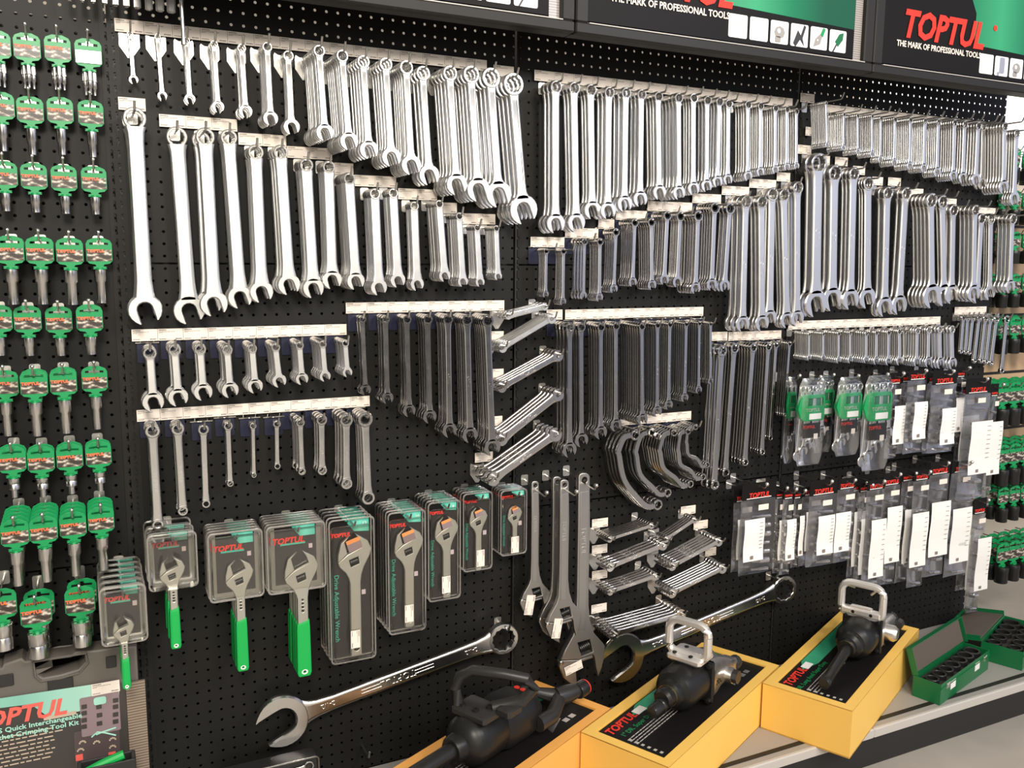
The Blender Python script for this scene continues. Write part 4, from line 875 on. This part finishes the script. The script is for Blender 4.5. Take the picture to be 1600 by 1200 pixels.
# middle
t = tool_root(O2, 'impact wrench with black drum and silver back housing in the middle yellow box'); c0 = Vector((0, .108, .062))
b = MB().lathe([(.0001, .110), (.013, .112), (.016, .118), (.016, .150), (.018, .152), (.018, .165), (.0001, .165)], 18, c0+Vector((0, 0, -.012)), 'x'); b.obj('anvil', 'impact', t)
MB().lathe([(.0001, .158), (.020, .160), (.026, .168), (.026, .190), (.034, .196), (.036, .210), (.048, .218), (.055, .236), (.056, .312), (.0001, .314)], 28, c0, 'x').obj('hammer_case', 'blackm2', t)
MB().lathe([(.0262, .186), (.0275, .186), (.0275, .190), (.0262, .190)], 24, c0, 'x', closed=True).obj('brass_ring', 'brass', t)
b = MB().box((.318, .106, .064), (.010, .120, .112), bev=.004)
for a in range(4): b.lathe([(.0001, .300), (.007, .302), (.007, .326), (.0001, .328)], 8, (0, .106+.050*(1 if a % 2 else -1), .064+.046*(1 if a > 1 else -1)), 'x')
b.obj('bolted_flange', 'blackm2', t)
b = MB().loft([[(u, vv+hw*y, zz+hh*z) for y, z in ((-1, -.6), (-.7, -1), (.7, -1), (1, -.6), (1, .6), (.7, 1), (-.7, 1), (-1, .6))] for u, vv, zz, hw, hh in ((.323, .104, .062, .058, .054), (.345, .104, .062, .056, .052), (.375, .098, .062, .046, .046), (.41, .085, .060, .034, .036), (.44, .075, .056, .026, .026), (.47, .070, .054, .020, .020))])
b.lathe([(.0001, -.02), (.020, -.018), (.022, .018), (.018, .03), (.0001, .03)], 16, (.41, .052, .052), 'y'); b.tube([(.335, .11, .118), (.37, .10, .112)], .014, 8); b.box((.40, .11, .088), (.05, .03, .03), bev=.006)
b.obj('motor_housing', 'alu', t, 40)
b = MB().lathe([(.0001, .0), (.017, .002), (.020, .012), (.018, .030), (.010, .038), (.0001, .04)], 12, (.462, .064, .054), 'x'); b.lathe([(.0001, 0), (.018, 0), (.019, .018), (.0001, .02)], 8, (.41, .020, .052), 'y'); b.obj('inlet_knobs', 'blackp', t)
b = frame_loop(MB(), .288, .106, .135, .054, .085, .011); b.box((.302, .107, .127), (.080, .096, .022), bev=.007); b.obj('top_handle', 'handlew', t, 40)
b = MB()
for u, v in ((.272, .135), (.272, .090), (.318, .125)): b.lathe([(.0001, 0), (.006, 0), (.006, .003), (.0001, .003)], 8, (u, v, .137))
b.obj('handle_bolts', 'blackm2', t)
b = MB()
for k in range(9): b.lathe([(.0001, 0), (.0022, 0), (.0022, .001), (.0001, .001)], 6, (.340+.006*(k % 5), .0465, .052+.007*(k//5)+.002*(k % 2)), 'y')
b.obj('vent_holes', 'black', t)
# left: all black
t = tool_root(O1, 'all black impact wrench with red capped tail lying on the orange box'); c0 = Vector((0, .112, .066))
MB().lathe([(.0001, -.02), (.017, -.02), (.018, -.015), (.018, .175), (.0001, .175)], 20, c0, 'x').obj('anvil', 'impact', t)
b = MB().lathe([(.0001, .165), (.026, .166), (.030, .172), (.032, .190), (.044, .198), (.055, .212), (.058, .225), (.058, .300), (.050, .312), (.0001, .315)], 28, c0, 'x'); b.obj('hammer_case', 'blackm2', t)
b = MB().loft([[(u, vv+hw*y, zz+hh*z) for y, z in ((-1, -.5), (-.6, -1), (.6, -1), (1, -.5), (1, .5), (.6, 1), (-.6, 1), (-1, .5))] for u, vv, zz, hw, hh in ((.305, .112, .066, .050, .050), (.33, .110, .066, .056, .056), (.39, .104, .066, .054, .054), (.42, .10, .064, .046, .046), (.43, .098, .062, .036, .030))]); b.obj('motor_housing', 'blackm2', t, 40)
b = MB().tube([(.41, .130, .09), (.45, .135, .085), (.49, .115, .07), (.52, .085, .06)], [.016, .013, .013, .018], 12); b.tube([(.40, .05, .05), (.45, .045, .05), (.50, .065, .055), (.525, .080, .06)], [.020, .018, .017, .019], 12); b.tube([(.515, .08, .06), (.545, .068, .06), (.575, .060, .06)], [.022, .022, .018], 14); b.obj('rear_handle', 'blackp', t, 40)
MB().lathe([(.0001, .570), (.018, .570), (.020, .574), (.020, .600), (.0001, .600)], 18, (0, .055, .06), 'x').obj('air_inlet', 'impact', t)
MB().lathe([(.0001, .600), (.0195, .600), (.0195, .604), (.012, .604), (.012, .601), (.0001, .601)], 18, (0, .055, .06), 'x').obj('red_cap', 'red', t)
b = MB()
for v in (.118, .100): b.lathe([(.0001, 0), (.007, 0), (.007, .006), (.0001, .007)], 10, (.405, v, .112))
b.obj('red_buttons', 'red', t)
b = MB().tube([(.235, .150, .135), (.232, .158, .17), (.240, .150, .20), (.255, .125, .215), (.285, .06, .215), (.315, .02, .205), (.33, .01, .180), (.315, .03, .150), (.27, .08, .135)], [.013, .012, .012, .012, .012, .012, .013, .014, .014], 10); b.box((.255, .110, .125), (.075, .10, .020), bev=.005); b.box((.285, .045, .135), (.05, .04, .022), bev=.005); b.obj('top_handle', 'blackp', t, 40)
b = MB()
for u, v in ((.235, .14), (.265, .085), (.235, .10)): b.lathe([(.003, 0), (.008, 0), (.008, .006), (.003, .006)], 8, (u, v, .134), closed=True)
b.obj('handle_bolts', 'impact', t)
# ------------------------------------------------------------------ green socket cases on the right
def case(o, ang, L, W_, H, nrow, ncol, rr, lid, label, gname, lab2, stickers=True):
    t = thing('socket_case', label, 'socket case', (o[0], o[1], ZS+.0005), (0, 0, ang)); b = MB(); tk = .0016
    for c_, d in (((L/2, 0, H/2), (L, tk, H)), ((L/2, W_, H/2), (L, tk, H)), ((0, W_/2, H/2), (tk, W_, H)), ((L, W_/2, H/2), (tk, W_, H)), ((L/2, W_/2, .001), (L, W_, .002)), ((L/2, 0, H*.78), (L, .006, .003)), ): b.box(c_, d)
    b.obj('case_bottom', 'dgreen', t, 0)
    b = MB()
    lm = Matrix.Translation((0, W_+.002, H)) @ Matrix.Rotation(math.radians(lid), 4, 'X'); LB = MB(); LW = W_
    for c_, d in (((L/2, LW/2, 0), (L+.004, LW, tk)), ((L/2, LW, .008), (L+.004, tk, .018)), ((0, LW/2, .008), (tk, LW, .018)), ((L, LW/2, .008), (tk, LW, .018))): LB.box(c_, d)
    LB.xf(lm).obj('lid', 'dgreen', t, 0); MB().box((L/2, LW/2, .004), (L-.008, LW-.008, .004)).xf(lm).obj('lid_foam', 'brownfoam', t, 0)
    MB().box((L/2, W_/2, H*.60), (L-.006, W_-.006, .012)).obj('foam_insert', 'foam', t, 0)
    if stickers:
        for u in (.24*L, .74*L): MB().box((u, -.0014, H*.62), (.034, .0008, .024)).obj('white_sticker', 'white', t, 0)
        b = MB()
        for u in (.12*L, .88*L): b.box((u, -.003, H*.80), (.022, .004, .016)); b.tube([(u-.008, -.006, H*.86), (u, -.009, H*1.0), (u+.008, -.006, H*.86)], .0012, 5)
        b.obj('latches', 'ball', t)
    sm = MB().lathe([(.0001, -.02), (rr*.72, -.02), (rr*.72, .0), (rr*.78, .0015), (rr*.94, .0015), (rr, 0), (rr, -.03), (.0001, -.03)], 20).mesh('impact_socket', 'impact', 40)
    ca, sa = math.cos(ang), math.sin(ang)
    for i in range(nrow):
        for j in range(ncol):
            f = 1.12-.26*(nrow-1-i)/max(1, nrow-1) if nrow > 1 else 1; u = L*(i+.5)/nrow*.94+L*.03; v = W_*(j+.5)/ncol
            q = put('impact_socket', sm, None, (o[0]+u*ca-v*sa, o[1]+u*sa+v*ca, ZS+H*.60+.020), (0, 0, 0)); q.scale = (f, f, 1)
            tag(q, 'black impact socket %s%s' % (lab2 % ordn(i), '' if ncol == 1 else ', %s row' % ['front', 'middle', 'back'][j]), 'socket', gname)
case((2.055, -.392), math.radians(15.5), .345, .078, .062, 7, 1, .0235, 72, 'long narrow green steel socket case, open lid leaning back, beside rightmost yellow box', 'sockets in the narrow green case', 'in narrow green case, %s from near end')
case((2.4735, -.352), math.radians(21.5), .275, .118, .060, 5, 2, .025, -9, 'wide green steel socket case lying open at the right end of the shelf', 'sockets in the wide green case', 'in wide green case, %s from near end', False)
# ------------------------------------------------------------------ bags
NBAG = {}
def bag(hx0, hx1, hy0, hy1, yb, sx0, sx1, sy0, sy1, d, label, narrow=False):
    TL = at(hx0, hy0, d); TR = at(hx1, hy0, d); HBt = at(hx0, hy1, d); BB = at(hx0, yb, d); w_ = max(TR.x-TL.x, .012)
    t = thing('tool_bag', label, 'bagged tool set', (TL.x+w_/2, -d, TL.z-.012), (0, 0, 0)); z1 = .012; zh = HBt.z-TL.z+z1; zb = BB.z-TL.z+z1; x = w_/2
    MB().merge(plate_mesh([rrect(-x, zh, x, z1, .003, 2), circ(0, .0005, .0035, 8)], .0012)).obj('header_card', 'black', t, 0)
    textobj('brand_lettering', 'TOPTUL', min(w_*.21, .02), 'red', t, (.0, -.0012, zh+.011), shear=.2, bold=.0005); MB().box((0, -.0010, zh+.0035), (w_*.72, .0004, .0022)).obj('white_rule', 'white', t, 0)
    rings = []; R = random.Random(int(hx0*7+hy0))
    for f, th in ((0, .001), (.12, .004), (.35, .007), (.7, .008), (.94, .005), (1, .001)):
        z = zh+(zb-zh)*f; e = R.uniform(-.002, .002); rings.append([(-x*1.03+e, 0, z+R.uniform(-.002, .002)), (-x*.6, -th+e*.5, z), (0, -th*1.1, z), (x*.6, -th-e*.5, z), (x*1.03+e, 0, z+R.uniform(-.003, .003)), (x*.6, th*.8, z), (0, th, z), (-x*.6, th*.8, z)])
    MB().loft(rings).obj('clear_bag', 'bag', t, 50)
    S0 = at(sx0, sy0, d); S1 = at(sx1, sy1, d); cx = (S0.x+S1.x)/2-(TL.x+w_/2); sw = S1.x-S0.x; cz = (S0.z+S1.z)/2-TL.z+z1; sh = S0.z-S1.z
    dx = at(sx0, sy1, d).x-at(sx0, sy0, d).x
    b = MB(); n_ = 6; yy = -.0105
    for k in range(n_):
        z0 = cz+sh/2-sh*k/n_; za = cz+sh/2-sh*(k+1)/n_; q0 = yy-.002*math.sin(k*1.1); q1 = yy-.002*math.sin((k+1)*1.1)
        b.add([(cx-sw/2, q0, z0), (cx+sw/2, q0, z0), (cx+sw/2, q1, za), (cx-sw/2, q1, za)], [(3, 2, 1, 0)])
    s_ = b.obj('paper_insert', 'white', t, 0); b = MB(); b.box((cx-sw*.1, yy-.003, cz-sh/2+.012), (min(sw*.4, .010), .0004, .010))
    for k in range(8): b.box((cx+sw*.32, yy-.003, cz+sh*.40-k*sh*.085), (sw*.16, .0004, .0012))
    b.obj('printed_marks', 'ink', s_, 0)
    MB().box((x*.15, -.0105, zh-.022), (min(w_*.5, .036), .0005, .016)).obj('price_sticker', 'paper', t, 0)
    b = MB(); rows = 7
    for k in range(rows):
        z = zh-.05-(zh-.05-zb-.012)*k/(rows-1); r = .0045+.0018*(k % 3); b.tube([(-x*.3, 0, z), (x*.15, 0, z-.002)], r*.7, 8); b.tube([(x*.15, 0, z-.002), (x*.72, 0, z-.004)], r, 8)
    b.obj('socket_bits', 'chrome', t)['kind'] = 'stuff'
    hook(TL.x+w_/2, TL.z-.0118, d, .020, 'ball tipped hook carrying the '+label.split(', ', 1)[1], 'plain', rr=.0020, rise=.010, ball=.0062)
LOW = [
 (1148, 1178, 760, 786, 893, 1149, 1165, 811, 870, .07, 'half hidden at far left'), (1160, 1213, 757, 783, 899, 1160, 1188, 812, 872, .115, 'at left end with visible bits'),
 (1213, 1224, 760, 780, 895, 1214, 1223, 812, 872, .09, 'second slot, seen edge on'), (1225, 1240, 762, 781, 897, 1226, 1237, 811, 872, .11, 'third slot, narrow'), (1241, 1252, 764, 780, 886, 1246, 1250, 805, 866, .09, 'fourth slot, narrowest'),
 (1254, 1286, 762, 776, 884, 1256, 1274, 799, 856, .07, 'behind the fifth name card'), (1266, 1309, 752, 776, 886, 1275, 1297, 806, 862, .115, 'fifth from left, wide card'), (1310, 1338, 749, 766, 878, 1302, 1322, 801, 858, .10, 'sixth from left, pale insert'),
 (1332, 1352, 753, 769, 906, 1331, 1347, 799, 880, .06, 'seventh, set back'), (1343, 1360, 756, 770, 912, 1342, 1356, 810, 893, .08, 'eighth, tall and narrow'), (1356, 1383, 751, 767, 915, 1358, 1375, 812, 898, .11, 'ninth, tall insert above box handle'),
 (1381, 1408, 740, 760, 913, 1383, 1400, 792, 875, .10, 'tenth from left'), (1410, 1428, 738, 753, 908, 1410, 1423, 796, 876, .08, 'eleventh, slightly set back'), (1429, 1453, 736, 752, 916, 1422, 1441, 802, 881, .11, 'twelfth, insert tilted'),
 (1454, 1485, 723, 743, 900, 1452, 1475, 785, 864, .10, 'thirteenth, broad insert'), (1488, 1523, 722, 740, 899, 1485, 1508, 795, 874, .10, 'fourteenth, broad insert'), (1508, 1524, 735, 760, 920, 1510, 1520, 835, 916, .05, 'behind the last tall one'), (1522, 1542, 780, 804, 955, 1524, 1538, 841, 918, .09, 'last and lowest at right end')]
for q in LOW: bag(*q[:10], 'clear bag with black name card, lower row, '+q[10])
UP = [(1390, 1409, 583, 601, 716, 1394, 1407, 634, 692, .08, 'first beside the green racks'), (1409, 1428, 584, 598, 708, 1411, 1425, 628, 682, .05, 'second, set back'), (1420, 1449, 579, 595, 708, 1425, 1441, 628, 684, .10, 'third with white insert'),
 (1450, 1470, 583, 599, 708, 1450, 1464, 634, 687, .06, 'fourth, half hidden'), (1458, 1496, 580, 602, 708, 1468, 1486, 638, 692, .11, 'fifth with tilted insert'), (1496, 1509, 574, 590, 697, 1490, 1500, 621, 673, .06, 'sixth, narrow'),
 (1500, 1525, 600, 618, 760, 1498, 1520, 650, 718, .06, 'seventh, behind the long one'), (1510, 1549, 592, 616, 780, 1514, 1540, 659, 737, .11, 'eighth and longest'), (1549, 1561, 600, 620, 790, 1543, 1556, 659, 739, .08, 'last at the board edge')]
for q in UP: bag(*q[:10], 'clear bag with black name card, upper row, '+q[10])
# ------------------------------------------------------------------ green wrench racks in clear pouches
def rack(x0, x1, y0, y1, yt, yb, d, label, n=6, show=True):
    TL = at(x0, y0, d); TR = at(x1, y0, d); BL = at(x0, y1, d); T = at(x0, yt, d).z; B = at(x0, yb, d).z; w_ = TR.x-TL.x; h = TL.z-BL.z
    t = thing('wrench_rack_pack', label, 'wrench set', (TL.x+w_/2, -d, T)); z1 = TL.z-T; z0 = z1-h; x = w_/2; zb = B-T
    pl_ = [(-x, z0+h*.15), (-x*1.22, (z0+z1)/2), (-x, z1-h*.1), (-x*.8, z1), (x*.85, z1), (x, z1-h*.1), (x, z0+h*.08), (x*.9, z0), (-x*.7, z0)]
    win = rrect(-x*.45, z1-h*.42, x*.85, z1-h*.14, .002, 2)
    MB().merge(plate_mesh([pl_, win], .014, .002)).obj('green_rack', 'green', t, 40)
    MB().box((x*.2, .002, z1-h*.28), (x*1.3, .004, h*.30)).obj('rack_back', 'dgreen', t, 0)
    textobj('brand_lettering', 'TOPTUL', w_*.16, 'lgrey', t, (0, -.0078, z1-h*.58))
    MB().box((x*.2, -.0080, z0+h*.18), (w_*.5, .0005, h*.22)).obj('white_sticker', 'white', t, 0)
    MB().box((x*.05, -.004, z0-(z0-zb)*.22), (w_*.72, .0008, (z0-zb)*.34)).obj('paper_card', 'black', t, 0)
    textobj('card_lettering', 'TOPTUL', w_*.14, 'red', t, (-x*.2, -.0050, z0-(z0-zb)*.14)); MB().box((x*.4, -.0050, z0-(z0-zb)*.36), (w_*.17, .0004, w_*.17)).obj('code_square', 'paper', t, 0)
    for k in range(n):
        f = k/(n-1); xx = -x*.72+w_*.80*f; L = (z1-zb)*(1.02-.34*f); R_ = w_*.15; me = wrench_mesh('wrench', L, R_*.85, R_*.9, R_*1.15, .0035, 'satin', 'combi')
        put('wrench', me, t, (xx, -.0005 if k % 2 else .003, z1+.016), (0, .04-.08*f, 0))
    rings = []
    for f, th, ww in ((0, .001, .75), (.08, .010, .95), (.3, .013, 1.05), (.6, .013, 1.08), (.9, .011, 1.0), (1, .001, .8)):
        z = 0+(zb-.004)*f; rings.append([(-x*ww*1.12, 0, z), (-x*ww*.7, -th, z), (0, -th*1.15, z), (x*ww*.7, -th, z), (x*ww*1.12, 0, z), (x*ww*.7, th+.003, z), (0, th+.005, z), (-x*ww*.7, th+.003, z)])
    MB().loft(rings).obj('clear_pouch', 'bag', t, 50)
    hook(TL.x+w_/2, T-.006, d, .020, 'ball tipped hook carrying the '+label.split(', ')[-1], 'plain', rr=.0020, rise=.010, ball=.0055)
rack(1230, 1243, 613, 654, 589, 722, .06, 'green wrench rack in a clear pouch, leftmost narrow rack', 4)
rack(1277, 1302, 609, 650, 588, 706, .06, 'green wrench rack in a clear pouch, rack half hidden behind', 5)
rack(1250, 1287, 618, 659, 592, 726, .12, 'green wrench rack in a clear pouch, front left rack with two stickers')
rack(1310, 1345, 615, 655, 590, 711, .10, 'green wrench rack in a clear pouch, middle rack')
rack(1353, 1392, 614, 659, 588, 734, .11, 'green wrench rack in a clear pouch, right rack with largest ring below')
# ------------------------------------------------------------------ the next display, beyond the right end
DY = .12
t = thing('slat_wall', 'tan slatted display board beyond the right end, hung with impact sockets', 'shelving', (2.70, DY, 0))
MB().box((.75, .01, .33), (1.5, .02, 1.06)).obj('board', 'tan', t, 0)
b = MB()
for k in range(11): b.box((.75, -.001, -.18+k*.105), (1.5, .004, .009))
b.obj('slat_grooves', 'dgrey', t, 0)
o = MB().box((3.4, .50, 1.33), (1.6, .03, .66)).obj('light_panel', 'lightbox', None, 0); tag(o, 'bright white lit panel beyond the top right end of the display', 'light panel')
def far_hanger():
    r = put('impact_socket_hanger', None)
    for nm, me in (('hang_card', HCARD), ('printed_label', HPIC), ('clip_star', STAR)): put(nm, me, r)
    q = put('socket', SM['impact'], r, (0, 0, -.058)); return r
proto = None
for ri, (y, nn, sc) in enumerate([(236, 2, .95), (302, 2, .95), (366, 2, .95), (432, 2, 1.0), (499, 2, 1.1), (600, 2, 1.35), (695, 2, 1.3), (760, 2, 1.1), (846, 2, 1.3)]):
    P0 = at(1562, y, -.03); rk = {0: 'top', 8: 'lowest'}.get(ri, ordn(ri))
    for ci in range(5):
        for j in range(nn+1):
            X = P0.x+ci*.062-.035; dd = .04+.045*(2-j); lab = 'black impact socket on green card, far right board, %s row, %s column, %s' % (rk, ordn(ci), 'front' if j == 0 else 'middle' if j == 1 else 'rearmost')
            loc = (X, DY-dd, P0.z)
            if proto is None: proto = far_hanger(); proto.location = loc; tag(proto, lab, 'socket hanger'); r = proto
            else: r = dup(proto, loc, (0, 0, 0), lab)
            r.scale = (sc, sc, sc)
        hk = thing('display_hook', 'wire hook on the far right board, %s row, %s column' % (rk, ordn(ci)), 'hook', (P0.x+ci*.062-.035, DY-.003, P0.z))
        MB().tube([(0, 0, 0), (0, -.145, 0), (0, -.153, .012)], .0022, 6).obj('rod', 'rod', hk)
# ------------------------------------------------------------------ crimping kit, lower left
M['mintg'] = grad('mint_print_field', [(.10, .36, .28), (.34, .66, .52), (.22, .50, .40), (.50, .80, .68)], 0, 1.8, 1.05); M['ribbed2'] = grad('ribbed_bronze_print', [(.10, .08, .06), (.36, .27, .20), (.10, .08, .06)], 2, 170, 0, wave=1)
dk = .10; A = at(0, 1100, dk); B = at(210, 1052, dk)
K0 = at(-60, 1115, dk); TR = at(216, 1052, dk); zt = at(120, 1015, dk).z; xr = TR.x
t = thing('crimping_kit', 'grey plastic tool case with printed sleeve for a crimping kit, lower left corner', 'tool case', (xr, -dk, ZS+.001)); H = zt-ZS
def kp(x, y): P = at(x, y, dk); return (P.x-xr, P.z-ZS-.001)
hole = [kp(55, 1038), kp(90, 1030), kp(132, 1025), kp(133, 1035), kp(122, 1046), kp(95, 1054), kp(68, 1059), kp(58, 1054)][::-1]
top = [(-.62, 0), (0, 0), kp(214, 1010)]+[kp(190, 1010), kp(150, 1016), kp(120, 1018), kp(110, 1024), kp(40, 1033), kp(34, 1028), kp(5, 1038), kp(2, 1044), kp(-60, 1050)]
top = [(p[0], max(0, p[1])) for p in top]
MB().merge(plate_mesh([top, hole], .05, .005)).obj('case_shell', 'casep', t, 30, (0, .027, 0))
rim = [kp(52, 1034), kp(135, 1020), kp(138, 1035), kp(124, 1051), kp(96, 1059), kp(64, 1064), kp(55, 1056)]; MB().tube([(p[0], -.001, p[1]) for p in rim]+[(rim[0][0], -.001, rim[0][1])], .0022, 6).obj('handle_rim', 'casep', t)
for nm, (xa, ya, xb2, yb2) in (('latch', (74, 1062, 115, 1074)), ('latch', (-4, 1055, 22, 1068)), ('latch', (165, 1027, 182, 1038))):
    a_, b_ = kp(xa, ya), kp(xb2, yb2); MB().box(((a_[0]+b_[0])/2, -.0005, (a_[1]+b_[1])/2-.002), (b_[0]-a_[0], .004, .024), bev=.001).obj(nm, 'blackp', t, 0)
sl = MB(); c1 = kp(0, 1092); c2 = kp(186, 1062); zs_ = (c1[1]+c2[1])/2; SW = .60
MB().box((-SW/2+.012, -.0020, zs_/2-.01), (SW, .0016, zs_+.0)).obj('printed_sleeve', 'sleeve', t, 0)
mp_ = [kp(-60, 1112), kp(0, 1105), kp(48, 1099), kp(76, 1119), kp(124, 1110), kp(186, 1092), kp(186, 1062), kp(0, 1090), kp(-60, 1099)]; MB().merge(plate_mesh([mp_], .0006)).obj('mint_print', 'mintg', t, 0, (0, -.0034, 0))
MB().box((-.0185+.012, -.0036, zs_/2-.01), (.036, .0010, zs_)).obj('ribbed_band', 'ribbed2', t, 0)
def kt(s, size, m_, px_, py_, nm, **k):
    p = kp(px_, py_); MB().merge(text_mesh(s, size, **k), Matrix.Translation((p[0], -.0046, p[1]))).obj(nm, m_, t, 0)
kt('TOPTUL', .046, 'redl', 26, 1117, 'brand_lettering', shear=.25, bold=.0015)
kt('PCS Quick Interchangeable', .0138, 'mint', 56, 1130, 'kit_lettering', bold=.0003, w=1.08); kt('Ratchet Crimping Tool Kit', .0138, 'mint', 52, 1141, 'kit_lettering', bold=.0003, w=1.08)
R = random.Random(5); b = MB(); p0 = kp(0, 1155)
for r in range(8):
    x = -.30; xe = p0[0]+.10*R.uniform(.75, 1.05)
    while x < xe: l = R.uniform(.006, .016); b.box((x+l/2, -.0042, p0[1]+.004-r*.0085), (l, .0004, .0026)); x += l+.003
b.obj('small_print', 'sandp', t, 0)
p = kp(94, 1118); MB().box((p[0], -.0042, p[1]+.002), (.058, .0006, .008)).obj('model_strip', 'sandp', t, 0)
def pic(x0, y0, x1, y1, m_, nm, r=.003, y=-.0044):
    a_, b_ = kp(x0, y0), kp(x1, y1); return MB().merge(plate_mesh([rrect(a_[0], b_[1], b_[0], a_[1], r, 2)], .0006)).obj(nm, m_, t, 0, (0, y, 0))
pic(124, 1090, 189, 1138, 'mauve', 'pictured_case_lid'); pic(115, 1143, 189, 1186, 'mauved', 'pictured_case_base', .003, -.0036); pic(146, 1089, 166, 1097, 'mint', 'pictured_handle', .004, -.0052)
for x, y in ((127, 1100), (127, 1110), (127, 1121), (127, 1131), (150, 1100), (151, 1113), (151, 1126), (176, 1090), (176, 1100), (176, 1112), (176, 1123)): pic(x, y, x+9, y+5, 'sleeve', 'pictured_rib', .001, -.0052)
b = MB(); q = [kp(150, 1146), kp(160, 1142), kp(181, 1135)]; b.tube([(a_, -.005, c_) for a_, c_ in q], .0016, 6); q = [kp(143, 1150), kp(152, 1142), kp(163, 1143), kp(181, 1147)]; b.tube([(a_, -.005, c_) for a_, c_ in q], .0016, 6); b.obj('pictured_crimper', 'mint', t)
b = MB()
for x, y in ((129, 1160), (151, 1160), (176, 1155), (126, 1172), (176, 1167)):
    c_ = kp(x, y)
    for k in range(5): a_ = math.radians(20+k*35); b.box((c_[0]+.0055*math.cos(a_), -.005, c_[1]+.0055*math.sin(a_)), (.0028, .0006, .0035))
b.obj('pictured_dies', 'sandp', t, 0)
pic(118, 1178, 130, 1185, 'redl', 'pictured_red_block', .001, -.0052); pic(169, 1174, 181, 1181, 'redl', 'pictured_red_block', .001, -.0052)
c_ = kp(165, 1073); q = put('price_label', PLM, t, (c_[0], -.0052, c_[1]), (0, 0, 0)); put('printed_lines', PTM, q)
# things below and beside the kit
P = at(178, 1193, .20); X0 = at(120, 1189, .17).x; X1 = at(212, 1189, .17).x
t = thing('plier_case', 'black clamshell tray holding a bright green handled tool, bottom left corner', 'tool case', ((X0+X1)/2, -.182, ZS+.0006)); w_ = X1-X0; h = P.z-ZS
b = MB()
for c_, d in (((0, 0, h*.40), (w_, .036, h*.8)), ((0, -.016, h*.5), (w_, .005, h)), ((0, .016, h*.5), (w_, .005, h)), ((w_/2-.004, 0, h*.5), (.008, .036, h)), ((-w_/2+.004, 0, h*.5), (.008, .036, h))): b.box(c_, d, bev=.0015)
b.obj('tray', 'blackp', t, 0); MB().tube([(-w_*.40, -.004, h*.94), (-w_*.1, -.003, h*.98), (w_*.30, -.002, h*1.02)], .009, 10).obj('green_handle', 'grip', t)
A = at(385, 1199, .11); B = at(497, 1182, .11)
t = thing('wrench_set_box', 'upright dark case under clear plastic with a wrench outline, at bottom edge below giant wrench', 'tool case', (B.x, -.11, ZS+.0006)); h = B.z-ZS; w_ = B.x-A.x+.05
MB().box((-w_/2, .025, h/2), (w_, .045, h), bev=.004).obj('case_body', 'blackp', t, 0)
MB().merge(plate_mesh([rrect(-w_-.003, 0, .003, h+.003, .010, 3), rrect(-w_, .003, 0, h, .008, 3)], .003, .0006)).obj('clear_rim', 'shelledge', t, 40)
put('wrench_outline', wrench_mesh('wrench_outline', w_*.8, .012, .008, .014, .002, 'chrome', rin=.75), t, (-.022, -.002, h-.018), (0, PI/2-.02, 0))
